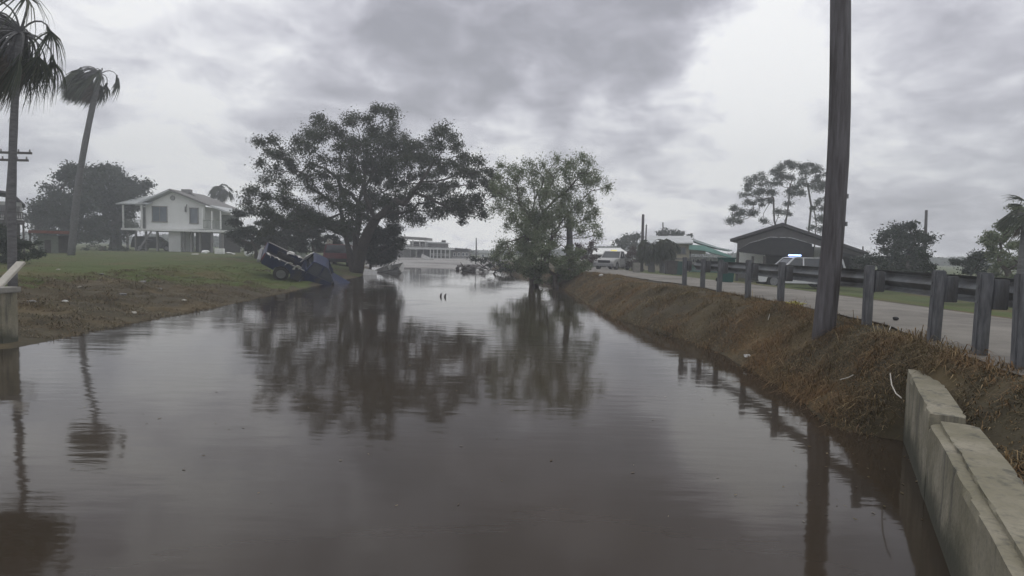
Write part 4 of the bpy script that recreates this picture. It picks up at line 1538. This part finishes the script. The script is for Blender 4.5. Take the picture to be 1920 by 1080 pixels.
# white roofed carport shed, right
H = Bld('carport', 'long shed with a white sheet roof at the end of the road', 1140, 505, 66, 'shed')
q = MB()
q.add([(H.X(1107), -1.2, H.Z(476, 1107)), (H.X(1175), -1.2, H.Z(475.5, 1175)), (H.X(1173), 3.5, H.Z(465, 1173)), (H.X(1118), 3.5, H.Z(465, 1118)),
       (H.X(1107), -1.2, H.Z(477.6, 1107)), (H.X(1175), -1.2, H.Z(477, 1175)), (H.X(1173), 3.5, H.Z(466.6, 1173)), (H.X(1118), 3.5, H.Z(466.6, 1118))],
      [(0, 1, 2, 3), (4, 7, 6, 5), (0, 4, 5, 1), (1, 5, 6, 2), (3, 2, 6, 7), (0, 3, 7, 4)])
q.build('roof', M['white'], H.e)
H.box('wall', M['shedgreen'], 1108, 1134, 478, 508, .5, 3)
H.box('back_wall', M['greywood'], 1134.3, 1196, 478, 508, 2.8, 3)
for px in (1104, 1135, 1172):
    H.box('post', M['offwhite'], px - .9, px + .9, 478, 508, -1, -.85)

# beige and teal house
H = Bld('house', 'beige two storey house with pale metal roof and teal wing', 1288, 507, 60, face=True)
H.box('wall', M['beige'], 1204, 1291, 456, 512, 0, 7)
q = MB()
q.add([(H.X(1200), -.8, H.Z(455.5, 1200)), (H.X(1297), -.8, H.Z(455.5, 1297)), (H.X(1292), 4, H.Z(440, 1292)), (H.X(1205), 4, H.Z(440, 1205)),
       (H.X(1200), -.8, H.Z(457.5, 1200)), (H.X(1297), -.8, H.Z(457.5, 1297)), (H.X(1297), 7.6, H.Z(457.5, 1297)), (H.X(1200), 7.6, H.Z(457.5, 1200))],
      [(0, 1, 2, 3), (4, 7, 6, 5), (0, 4, 5, 1), (1, 5, 6), (1, 6, 2), (2, 6, 7, 3), (0, 3, 7), (0, 7, 4)])
q.build('roof', M['metalroof'], H.e)
H.window(1270, 1284, 464, 476, 0)
H.window(1210, 1222, 486, 498, 0)
H.window(1255, 1264, 486, 498, 0)
H.box('trim', M['greywood'], 1204, 1291.5, 483.5, 486, -.08, -.004)
H.box('wing_wall', M['beige'], 1291.3, 1322, 461, 476, 1, 6)
H.poly('wing_roof', M['teal'], [(1290.5, 459), (1318, 460.5), (1368, 480), (1368, 483), (1316, 470), (1290.5, 468)], -.6, 6)
H.poly('upper_roof', M['metalroof'], [(1298, 448), (1310, 452), (1345, 464), (1370, 469), (1370, 471), (1343, 466.2), (1308, 456), (1298, 452)], .4, 7)
H.box('wing_lower', M['offwhite'], 1291.3, 1362, 483, 496, 1.8, 6)
for px in (1297, 1306, 1316, 1330, 1345):
    H.window(px, px + 5, 485.5, 493, 1.8, 'glass', 'white', 0)
H.box('teal_wall', M['teal'], 1291.3, 1366, 497, 512, .6, 1.4)
H.box('porch_floor', M['greywood'], 1291.3, 1366, 494.8, 496.8, -.3, 6)
for px in (1293, 1320, 1348, 1364):
    H.box('porch_post', M['darkwood'], px - .8, px + .8, 472 if px < 1300 else 484, 512, -.4, -.25)

# dark pavilion
H = Bld('pavilion', 'large dark gable roofed open pavilion behind the guardrail', 1490, 520, 42, 'pavilion', face=True)
H.poly('roof', M['darkroof'], [(1362, 447), (1462, 418), (1617, 473), (1617, 477.5), (1462, 424), (1362, 452)], -.6, 9)
H.poly('gable', M['fascia'], [(1376, 451.5), (1462, 426), (1608, 476.5), (1608, 482), (1540, 464), (1480, 446), (1440, 444), (1400, 455), (1382, 466), (1376, 466)], -.3, -.15)
H.poly('shade_board', M['black'], [(1376, 466.2), (1382, 466.2), (1400, 455.4), (1440, 444.4), (1480, 446.4), (1519, 458), (1519, 479), (1430, 478), (1376, 472)], -.28, -.17)  # black sheet standing in for the shaded open interior under the gable
H.poly('shade_board', M['black'], [(1543, 465.6), (1605, 482), (1605, 484), (1543, 481)], -.28, -.17)
for px in (1378, 1408, 1431, 1520, 1541, 1606):
    H.box('post', M['darkwood'], px - 2.6, px + 2.6, 471 if px < 1400 else 480, 540, -.3, -.05)
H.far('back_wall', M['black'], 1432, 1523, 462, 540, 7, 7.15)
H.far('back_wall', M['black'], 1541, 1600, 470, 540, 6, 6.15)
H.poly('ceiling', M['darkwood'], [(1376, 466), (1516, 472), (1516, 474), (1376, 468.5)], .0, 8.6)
H.far('half_wall', M['greywood'], 1376, 1432, 503, 540, 6.8, 7)
H.box('side_wall', M['fascia'], 1598, 1610, 481, 540, 0.1, 7)
H.box('roof_panel', M['palewood'], 1428, 1455, 502, 504, -1.5, -.4)
H.far('bright_gap_panel', M['white'], 1380, 1432, 472, 503, 9.5, 9.7)  # white panel added for the brightness seen through the opening
H.far('bright_gap_panel', M['white'], 1519, 1545, 464, 497, 9.5, 9.7)


# ------------------------------------------------------------------ vehicles
def arc(cx, r, z0, n=8):
    return [(cx + r * math.cos(a_), z0 + r * math.sin(a_)) for a_ in np.linspace(math.pi, 0, n)]


def wheels(e, xs_, y, r, w=.24):
    for x_ in xs_:
        for s in (-1, 1):
            q = MB()
            pr = [(r * .62, -w / 2), (r * .95, -w / 2), (r, -w / 3), (r, w / 3), (r * .95, w / 2), (r * .62, w / 2)]
            n_ = 24
            vs = [(rr * math.cos(2 * math.pi * k / n_), yy_, rr * math.sin(2 * math.pi * k / n_)) for k in range(n_) for rr, yy_ in pr]
            m_ = len(pr)
            q.add(vs, [(k * m_ + j, ((k + 1) % n_) * m_ + j, ((k + 1) % n_) * m_ + (j + 1) % m_, k * m_ + (j + 1) % m_) for k in range(n_) for j in range(m_)])
            o = q.build('wheel', M['rubber'], e, loc=(x_, s * y, r))
            q = MB()
            q.tube([(0, -w * .34, 0), (0, w * .34, 0)], r * .62, 18)
            for k in range(6):
                a_ = k * math.pi / 3
                q.box((math.cos(a_) * r * .35, s * w * .37, math.sin(a_) * r * .35), (r * .5, .03, .05), Matrix.Rotation(-a_, 3, 'Y'))
            q.tube([(0, s * w * .3, 0), (0, s * w * .45, 0)], r * .14, 10)
            q.build('rim', M['rim'], o)


def tap(z):
    return 1.0 - .05 * max(0, z - .75) if z > .75 else 1.0 - .06 * max(0, .5 - z)


def cabin(e, x0, x1, x2, x3, zb, zt, w, paint, pillars, glassm='glass'):
    """greenhouse: x0 rear base, x1 rear top, x2 front top, x3 front base"""
    k = lambda z: 1 - .16 * (z - zb) / (zt - zb)
    q = MB()
    q.prism([(x0 + .03, zb), (x3 - .03, zb), (x2 - .02, zt - .05), (x1 + .02, zt - .05)], -w / 2 + .04, w / 2 - .04, k)
    q.build('window', M[glassm], e)
    q = MB()
    q.prism([(x1 - .03, zt - .055), (x1 + .12, zt), (x2 - .14, zt), (x2 + .05, zt - .055)], -w / 2 * .85, w / 2 * .85)
    q.build('roof', paint, e, bevel=.02)
    for s in (-1, 1):
        for (a_, b_, th) in [((x0, zb), (x1, zt - .05), .1), ((x3, zb), (x2, zt - .05), .06)] + [((x_, zb), (x_ - .02, zt - .05), .08) for x_ in pillars]:
            q = MB()
            q.bar((a_[0], s * (w / 2 - .035), a_[1]), (b_[0], s * (w / 2 * .84 - .03), b_[1]), .07, th)
            q.build('pillar', paint, e)


def suv(loc, rot, label, paint, beacon=True):
    e = empty('police_suv' if beacon else 'suv', loc, 0, label, 'car')
    e.rotation_euler = rot
    L, w = 5.0, 1.96
    fx, rx_ = 1.6, -1.5
    pr = [(-2.5, .42), (-2.52, .75), (-2.45, 1.08)] + [(1.05, 1.12), (1.2, 1.10), (2.25, .98), (2.45, .85), (2.5, .5), (2.45, .34)]
    pr += [(fx + .47, .34)] + [(x_, z_) for x_, z_ in reversed(arc(fx, .45, .36))] + [(fx - .47, .3)] + [(rx_ + .47, .3)] + [(x_, z_) for x_, z_ in reversed(arc(rx_, .45, .36))] + [(rx_ - .47, .34)]
    q = MB()
    q.prism(pr, -w / 2, w / 2, tap)
    q.build('body', paint, e)
    cabin(e, -2.42, -2.25, .45, 1.12, 1.09, 1.80, w - .06, paint, [-.05, -1.2])
    wheels(e, (fx, rx_), w / 2 - .13, .38)
    q = MB()
    q.box((2.5, 0, .5), (.16, 1.8, .26))
    q.build('bumper', M['black'], e, bevel=.03)
    q = MB()
    q.box((-2.5, 0, .5), (.16, 1.8, .26))
    q.build('bumper', M['black'], e, bevel=.03)
    for s in (-1, 1):
        q = MB()
        q.box((2.42, s * .72, .8), (.12, .34, .16))
        q.build('headlight', M['plastic'], e, bevel=.02)
        q = MB()
        q.box((1.0, s * (w / 2 + .1), 1.15), (.12, .2, .14))
        q.build('mirror', M['black'], e, bevel=.02)
        for x_ in (-.05, -1.2, 1.0):
            q = MB()
            q.box((x_, s * w / 2, .75), (.015, .012, .62))
            q.build('door_seam', M['black'], e)
    if beacon:
        q = MB()
        q.box((.1, 0, 1.83), (.3, 1.3, .05))
        q.build('light_bar_base', M['black'], e)
        q = MB()
        q.box((.1, .3, 1.90), (.28, .55, .10))
        q.build('light_bar_lamp', M['beacon'], e, bevel=.02)
        q = MB()
        q.box((.1, -.36, 1.90), (.28, .5, .10))
        q.build('light_bar_lamp', M['beacon'], e, bevel=.02)
    return e


def pickup(loc, rot, label, paint, beacon=False):
    e = empty('pickup_truck', loc, 0, label, 'pickup truck')
    e.rotation_euler = rot
    w = 1.9
    fx, rx_ = 1.75, -1.6
    pr = [(-.62, .42), (-.62, 1.08), (.95, 1.10), (1.15, 1.08), (2.35, .98), (2.6, .86), (2.66, .5), (2.6, .36), (fx + .47, .36)]
    pr += [(x_, z_) for x_, z_ in reversed(arc(fx, .45, .38))] + [(fx - .47, .34), (-.62, .34)]
    q = MB()
    q.prism(pr, -w / 2, w / 2, tap)
    q.build('body', paint, e)
    cabin(e, -.60, -.48, .35, .98, 1.08, 1.72, w - .06, paint, [.1])
    # bed
    bed = [(-2.7, .46), (-2.7, 1.05), (-.66, 1.05), (-.66, .40), (rx_ + .47, .40)] + [(x_, z_) for x_, z_ in reversed(arc(rx_, .45, .38))] + [(rx_ - .47, .42)]
    for s in (-1, 1):
        q = MB()
        q.prism(bed, s * (w / 2 - .06) - .045, s * (w / 2 - .06) + .045)
        q.build('bed_side', paint, e)
        q = MB()
        q.box((-1.68, s * (w / 2 - .06), 1.065), (2.02, .12, .03))
        q.build('bed_rail', M['greywood'], e, bevel=.006)
        q = MB()
        q.box((rx_, s * (w / 2 - .24), .78), (.95, .26, .26))
        q.build('wheel_housing', M['black'], e, bevel=.04)
    q = MB()
    q.box((-1.68, 0, .60), (2.0, w - .22, .06))
    for i in range(8):
        q.box((-1.68, -.7 + i * .2, .64), (1.98, .06, .02))
    q.build('bed_floor', M['black'], e)
    q = MB()
    q.box((-2.72, 0, .77), (.07, w - .2, .56))
    q.build('tailgate', paint, e, bevel=.012)
    q = MB()
    q.box((-.66, 0, .9), (.05, w - .22, .6))
    q.build('bed_front', paint, e)
    wheels(e, (fx, rx_), w / 2 - .13, .38)
    q = MB()
    q.box((2.68, 0, .5), (.16, 1.8, .22))
    q.build('front_bumper', M['rim'], e, bevel=.03)
    q = MB()
    q.box((2.63, 0, .78), (.06, 1.1, .24))
    q.build('grille', M['black'], e, bevel=.01)
    q = MB()
    q.box((-2.84, 0, .5), (.14, 1.75, .18))
    q.build('rear_bumper', M['rim'], e, bevel=.03)
    for s in (-1, 1):
        q = MB()
        q.box((2.58, s * .75, .80), (.12, .30, .18))
        q.build('headlight', M['plastic'], e, bevel=.02)
        q = MB()
        q.box((-2.74, s * (w / 2 - .06), .82), (.06, .11, .34))
        q.build('tail_light', M['red'], e)
        q = MB()
        q.box((.85, s * (w / 2 + .1), 1.16), (.1, .22, .18))
        q.build('mirror', M['black'], e, bevel=.02)
        q = MB()
        q.box((-.45, s * (w / 2 + .003), .98), (.16, .03, .035))
        q.build('door_handle', M['black'], e)
        for x_ in (-.56, .92):
            q = MB()
            q.box((x_, s * w / 2, .74), (.015, .012, .58))
            q.build('door_seam', M['black'], e)
        q = MB()
        q.box((0.18, s * (w / 2 + .004), .46), (1.5, .03, .09))
        q.build('side_trim', M['rim'], e)
    if beacon:
        q = MB()
        q.box((0, 0, 1.77), (.2, .55, .08))
        q.build('light_bar', M['amber'], e, bevel=.02)
    return e


# blue pickup nosing off the left bank into the water
p_ = P(572, 540, 32.5)
tr = pickup((p_.x + .1, p_.y, -.22), (0, 0, 0), 'blue pickup truck tipped nose down off the left bank into the water', M['blue'])
tr.rotation_euler = (Matrix.Rotation(R(27), 3, 'Z') @ Matrix.Rotation(R(26), 3, 'Y') @ Matrix.Rotation(R(20), 3, 'X')).to_euler()
bpy.context.view_layer.update()
TM = tr.matrix_world.copy()


def scrap(lx, ly_, lz, s, m_, label, seedn):
    r_ = random.Random(seedn)
    q = MB()
    n_ = 7
    vs = []
    for i in range(n_):
        for j in range(n_):
            u, v_ = i / (n_ - 1) - .5, j / (n_ - 1) - .5
            vs.append((u * s, v_ * s * .7, (r_.uniform(-.5, .5) * .25 - (u * u + v_ * v_) * 1.2) * s * .5))
    fs = [(i * n_ + j, (i + 1) * n_ + j, (i + 1) * n_ + j + 1, i * n_ + j + 1) for i in range(n_ - 1) for j in range(n_ - 1)]
    q.add(vs, fs)
    o = q.build('plastic_scrap', m_)
    o.location = TM @ Vector((lx, ly_, lz))
    o.rotation_euler = (tr.rotation_euler[0] + r_.uniform(-.3, .3), tr.rotation_euler[1] + r_.uniform(-.3, .3), r_.uniform(0, 3))
    sl = o.modifiers.new('thick', 'SOLIDIFY')
    sl.thickness = .01
    return tag(o, label, 'plastic scrap', 'white scraps on the blue pickup')


NR = ['at the tail end of the near bed rail', 'second along the near bed rail', 'third along the near bed rail', 'closest to the cab on the near bed rail']
for i, x_ in enumerate((-2.55, -2.1, -1.55, -1.1)):
    scrap(x_, -.93, 1.10, .34 + .05 * (i % 2), M['plastic'], 'crumpled white scrap on the blue pickup ' + NR[i], i)
scrap(-1.5, .9, 1.12, .42, M['plastic'], 'white scrap midway along the far bed rail of the blue pickup', 11)
scrap(-.95, .9, 1.12, .36, M['plastic'], 'white scrap by the cab on the far bed rail of the blue pickup', 12)
q = MB()
q.box((0, 0, 0), (.5, .9, .04))
o = q.build('white_board', M['plastic'], bevel=.01)
o.location = TM @ Vector((-.72, .35, 1.42))
o.rotation_euler = (R(20), R(-40), R(-24))
tag(o, 'pale board leaning on the back of the blue cab', 'board')

# police suv behind the guardrail
p_ = P(1490, 545, 36)
suv((p_.x, p_.y, gz(p_.x, p_.y)), (0, 0, R(178)), 'white suv with a glowing blue roof light behind the guardrail', M['carwhite'])
p_ = P(1150, 507, 56)
pickup((p_.x, p_.y, gz(p_.x, p_.y)), (0, 0, R(-118)), 'pale pickup truck with yellow roof light before the white roofed shed', M['silver'], beacon=True)
p_ = P(1185, 508, 60)
# vehicle under the white house and dark car beyond the right rail
p_ = P(292, 470, 78)
suv((p_.x, p_.y, gz(p_.x, p_.y)), (0, 0, R(10)), 'dark car parked under the white stilt house', M['black'], beacon=False)
p_ = P(640, 478, 52)
suv((p_.x, p_.y, gz(p_.x, p_.y)), (0, 0, R(95)), 'maroon car parked beside the big oak trunk', M['red'], beacon=False)

# ------------------------------------------------------------------ white wrecked boat, debris
def hull(name, label, p_, L, w, h, rot, m_, dark=True):
    e = empty(name, p_, 0, label, 'boat')
    e.rotation_euler = rot
    st = 12
    vs, fs = [], []
    prof = [(1.0, 1.0), (.97, .7), (.8, .3), (.35, .05), (0, 0), (-.35, .05), (-.8, .3), (-.97, .7), (-1.0, 1.0)]
    for i in range(st + 1):
        t_ = i / st
        ww_ = w / 2 * (1 - max(0, (t_ - .55) / .45) ** 2.2) + .01
        sh = h * (1 + .25 * t_ * t_)
        kz = .4 * h * max(0, (t_ - .6) / .4) ** 2
        for (a_, b2) in prof:
            vs.append((L * (t_ - .5), ww_ * a_, kz + (sh - kz) * b2))
    m_n = len(prof)
    for i in range(st):
        for j in range(m_n - 1):
            fs.append((i * m_n + j, (i + 1) * m_n + j, (i + 1) * m_n + j + 1, i * m_n + j + 1))
    fs.append(tuple(range(m_n)))
    q = MB()
    q.add(vs, fs)
    o = q.build('hull', m_, e)
    s_ = o.modifiers.new('thick', 'SOLIDIFY')
    s_.thickness = .05
    q = MB()
    for s in (-1, 1):
        q.tube([(L * (i / st - .5), s * (w / 2 * (1 - max(0, (i / st - .55) / .45) ** 2.2) + .03), h * (1 + .25 * (i / st) ** 2)) for i in range(st + 1)], .035, 6)
    q.build('gunwale', M['greywood'], e)
    q = MB()
    q.box((L * .1, 0, h * .6), (.05, w * .8, h * .7))
    q.box((-L * .2, 0, h * .55), (.4, w * .85, .06))
    q.build('bench', M['greywood'], e)
    if dark:
        q = MB()
        q.box((L * .05, 0, h * 1.25), (L * .28, w * .5, h * .7), taper=.75)
        q.build('console', m_, e, bevel=.04)
        q = MB()
        q.box((L * .05, -w * .25, h * 1.3), (L * .16, .03, h * .35))
        q.box((L * .15, 0, h * 1.45), (.03, w * .36, h * .3))
        q.build('console_window', M['glass'], e)
    return e


p_ = P(733, 490, 50)
hull('wrecked_boat', 'battered white boat stranded on the left bank beyond the oak', (p_.x, p_.y, gz(p_.x, p_.y) + .1), 2.3, 1.0, .5, (R(-25), R(14), R(165)), M['plastic'])
p_ = P(803, 489, 84)
q = MB()
q.add([(-1.1, 0, -.05), (1.2, 0, -.05), (-.9, .1, .85), (-1.1, 1.4, -.05), (1.0, 1.2, -.05), (-.9, 1.0, .6)], [(0, 1, 2), (3, 5, 4), (0, 2, 5, 3), (1, 4, 5, 2), (0, 3, 4, 1)])
tag(q.build('tarp', M['plastic'], loc=(p_.x, p_.y, gz(p_.x, p_.y))), 'white wedge shaped tarp heap on the ramp before the far building', 'tarp')
p_ = P(694, 497, 44)
q = MB()
q.box((0, 0, .25), (.95, .06, .62), Euler((R(-18), R(10), 0)).to_matrix())
tag(q.build('broken_panel', M['plastic'], loc=(p_.x, p_.y, gz(p_.x, p_.y)), bevel=.008), 'pale broken panel leaning at the foot of the oak bank', 'panel')


def chunk(px, py, d, size, m_, label, cat, group=None, name='debris_piece', seedn=0, flat=.45, z=None):
    r_ = random.Random(seedn)
    p_ = P(px, py, d)
    bm = bmesh.new()
    bmesh.ops.create_icosphere(bm, subdivisions=2, radius=size / 2)
    for v_ in bm.verts:
        v_.co *= r_.uniform(.7, 1.15)
        v_.co.z *= flat
    me = bpy.data.meshes.new(name)
    bm.to_mesh(me)
    bm.free()
    me.materials.append(m_)
    o = bpy.data.objects.new(name, me)
    COL.objects.link(o)
    o.location = (p_.x, p_.y, (gz(p_.x, p_.y) if z is None else z) + size * flat * .3)
    o.rotation_euler = (0, r_.uniform(-.3, .3), r_.uniform(0, 3))
    return tag(o, label, cat, group)


gd = 'white storm debris before the stilt house'
chunk(384, 468, 68, .9, M['white'], 'white heap just right of the entry block of the stilt house', 'debris', gd, seedn=1)
chunk(432, 468, 66, 1.0, M['plastic'], 'low white scrap right of the stilt house porch', 'debris', gd, seedn=3, flat=.3)
chunk(467, 471, 60, 1.0, M['white'], 'white bag lying left of the blue pickup on the lawn', 'debris', gd, seedn=4, flat=.7)
chunk(365, 475, 60, .7, M['plastic'], 'flat white scrap under the small window of the stilt house', 'debris', gd, seedn=5, flat=.2)
p_ = P(412, 470, 66)
q = MB()
q.box((0, 0, .3), (.9, .5, .6))
tag(q.build('cooler', M['white'], loc=(p_.x, p_.y, gz(p_.x, p_.y)), bevel=.03), 'white box standing under the right porch of the stilt house', 'box')

gd = 'storm debris heap at the head of the canal'
r_ = random.Random(5)
dl_lab = ['leftmost dark lump', 'dark lump beside the leftmost', 'pale sheet', 'dark broken lump', 'grey slab', 'pale lump', 'dark stump', 'rightmost pale scrap']
for i, (px, py, mm, sz) in enumerate(((865, 497, 'darkwood', 1.2), (877, 500, 'barkdark', 1.3), (868, 494, 'plastic', .8), (890, 499, 'darkwood', 1.5), (902, 502, 'greywood', 1.2), (912, 500, 'plastic', .7), (875, 495, 'darkwood', 1.2), (898, 497, 'plastic', .7))):
    chunk(px, py, 60 - i * .6, sz, M[mm], dl_lab[i] + ' of the debris heap at the head of the canal', 'debris', gd, seedn=20 + i, flat=.6)
q = MB()
for i in range(26):
    c = P(r_.uniform(860, 960), r_.uniform(498, 512), 56)
    zc = max(gz(c.x, c.y), 0) + .1
    a_ = Vector((c.x, c.y, zc))
    q.bar(a_, a_ + Vector((r_.uniform(-1.4, 1.4), r_.uniform(-.6, .6), r_.uniform(0, .7))), .05, .05)
tag(q.build('broken_branches', M['barkdark']), 'tangle of dark broken branches at the head of the canal', 'branches', kind='stuff')

# ground litter
chunk(1404, 624, 11.2, .16, M['plastic'], 'pinkish white scrap halfway down the right bank', 'litter', 'litter on the banks', 'litter', 40, .4)
chunk(122, 613, 16.0, .17, M['plastic'], 'white cup shaped scrap near the water on the left bank', 'litter', 'litter on the banks', 'litter', 41, .6)
chunk(1127, 519, 30, .22, M['plastic'], 'white scrap at the road edge near the wind torn tree', 'litter', 'litter on the banks', 'litter', 42, .6)
chunk(1680, 590, 9.9, .10, M['black'], 'small dark lump lying on the road behind the guardrail', 'litter', 'litter on the banks', 'litter', 43, .6, z=1.03)
CL = ['middle of the brown slope', 'just below the middle of the slope', 'upper slope below the white house', 'upper slope below the second palm', 'upper slope towards the pickup', 'slope nearest the pickup', 'foot of the left seawall end', 'waterline under the slope', 'top of the slope below the house stairs', 'top of the slope beside the seawall end', 'wet edge nearest the open water']
for i, (px, py, sz) in enumerate(((230, 545, .22), (250, 560, .16), (190, 525, .2), (150, 540, .15), (300, 535, .18), (345, 545, .14), (60, 560, .22), (200, 585, .18), (268, 530, .25), (110, 520, .16), (240, 580, .2))):
    q_ = PZ(px, py, .5)
    chunk(px, py, q_.y, sz, M['palewood'] if i % 2 else M['greywood'], 'small %s clod among reeds, %s' % ('tan' if i % 2 else 'grey', CL[i]), 'clod', 'clods on the left bank', 'clod', 60 + i, .4)
# yellow tape heap by the pole
p_ = PZ(1485, 571, 1.0)
q = MB()
r_ = random.Random(9)
for i in range(26):
    a_ = Vector((r_.uniform(-.24, .22), r_.uniform(-.1, .1), r_.uniform(.0, .06)))
    q.bar(a_, a_ + Vector((r_.uniform(-.16, .16), r_.uniform(-.1, .1), r_.uniform(0, .05))), .035, .006)
tag(q.build('caution_tape', M['yellow'], loc=(p_.x, p_.y, gz(p_.x, p_.y) + .02)), 'crumpled heap of yellow tape left of the thick utility pole', 'tape')
# sticks on the right bank
SL = ['curved pale stick lying beside the seawall corner', 'short pale stick upright in the brown grass', 'thin pale stick near the foot of the right bank', 'bent pale stick above the seawall corner', 'thin stick lying by the foot of the thick pole']
for i, pl in enumerate(([(1669, 700), (1672, 722), (1680, 738), (1690, 746)], [(1664, 655), (1668, 643), (1672, 642)], [(1575, 712), (1590, 708), (1600, 703)], [(1765, 690), (1768, 680), (1775, 672)], [(1440, 600), (1450, 590), (1460, 592)])):
    w_ = [PZ(px, py, .75 if i not in (2,) else .5) for px, py in pl]
    o0 = w_[0].copy()
    q = MB()
    for w2 in w_:
        w2.z = max(w2.z, gz(w2.x, w2.y) + .03)
    q.tube([w2 - Vector((o0.x, o0.y, 0)) for w2 in w_], .006, 6)
    tag(q.build('stick', M['palewood'], loc=(o0.x, o0.y, 0)), SL[i], 'stick', 'pale sticks on the right bank')
# stalks in the water
for i, (px, py) in enumerate(((826, 556), (834, 557))):
    p_ = PZ(px, py, 0)
    q = MB()
    q.tube([(0, 0, -.1), (.01, 0, .05), (.03, 0, .13)], [.035, .04, .02], 8)
    q.tube([(.02, 0, .10), (.07, 0, .15)], [.02, .012], 6)
    tag(q.build('floating_snag', M['barkdark'], loc=(p_.x, p_.y, 0)), ('left' if i == 0 else 'right') + ' of two small dark snags sticking out of the open water', 'snag', 'snags in the canal')
fl = []
for _ in range(420):
    yy_ = 4.5 * (30 / 4.5) ** random.random()
    xx_ = random.choice([np.interp(yy_, ry, rx) - random.random() ** 2 * 1.6, random.uniform(float(np.interp(yy_, ly, lx)), float(np.interp(yy_, ry, rx)))])
    fl.append((xx_, yy_, .006))
v, f_ = leaves(np.array(fl, float), .045, .5)
v[:, 2] = .006 + (v[:, 2] - .006) * .12
tag(npmesh('floating_leaves', v, f_, M['wrack']), 'small dead leaves and bits of reed floating on the canal', 'leaves', kind='stuff')
# trash bins
for i, (px, py, d, w_, lab) in enumerate(((1360, 530, 24, .62, 'dark green bin standing behind the fourth farthest guardrail post'), (1258, 510, 44, .9, 'dark bin beside the bushy palms'), (1270, 512, 44, .8, 'teal bin to the right of the dark bin'))):
    p_ = P(px, py, d)
    z_ = gz(p_.x, p_.y)
    e = empty('trash_bin', (p_.x, p_.y, z_), 0, lab, 'bin', 'bins by the road')
    q = MB()
    q.box((0, 0, .5), (w_ * .85, w_ * .9, .9), Matrix.Rotation(math.pi, 3, 'X'), taper=.86)
    q.build('body', M['bin'] if i != 1 else M['darkwood'], e, bevel=.02)
    q = MB()
    q.box((0, 0, .98), (w_ * .92, w_, .06))
    q.build('lid', M['bin'] if i != 1 else M['darkwood'], e, bevel=.015)
    for s in (-1, 1):
        q = MB()
        q.tube([(s * w_ * .36 - .03, .3, .1), (s * w_ * .36 + .03, .3, .1)], .1, 12)
        q.build('wheel', M['rubber'], e)
# white mailbox like block by the road
p_ = P(1193, 513, 42)
q = MB()
q.box((0, 0, .35), (.45, .4, .7))
tag(q.build('utility_box', M['conc'], loc=(p_.x, p_.y, gz(p_.x, p_.y)), bevel=.02), 'pale square utility box at the roadside before the tall bare pole', 'utility box')

# ------------------------------------------------------------------ haze
hz = MB()
hz.box((0, 140, 24), (900, 330, 53))
ho = hz.build('haze', bpy.data.materials.new('haze_air'))
tag(ho, kind='stuff')
ho.data.materials.clear()
hm = bpy.data.materials.new('haze_air')
hm.use_nodes = True
t = hm.node_tree
t.nodes.clear()
mo = t.nodes.new('ShaderNodeOutputMaterial')
pv = t.nodes.new('ShaderNodeVolumePrincipled')
pv.inputs['Color'].default_value = (.92, .96, 1, 1)
pv.inputs['Density'].default_value = .0028
pv.inputs['Anisotropy'].default_value = .2
t.links.new(pv.outputs[0], mo.inputs['Volume'])
ho.data.materials.append(hm)
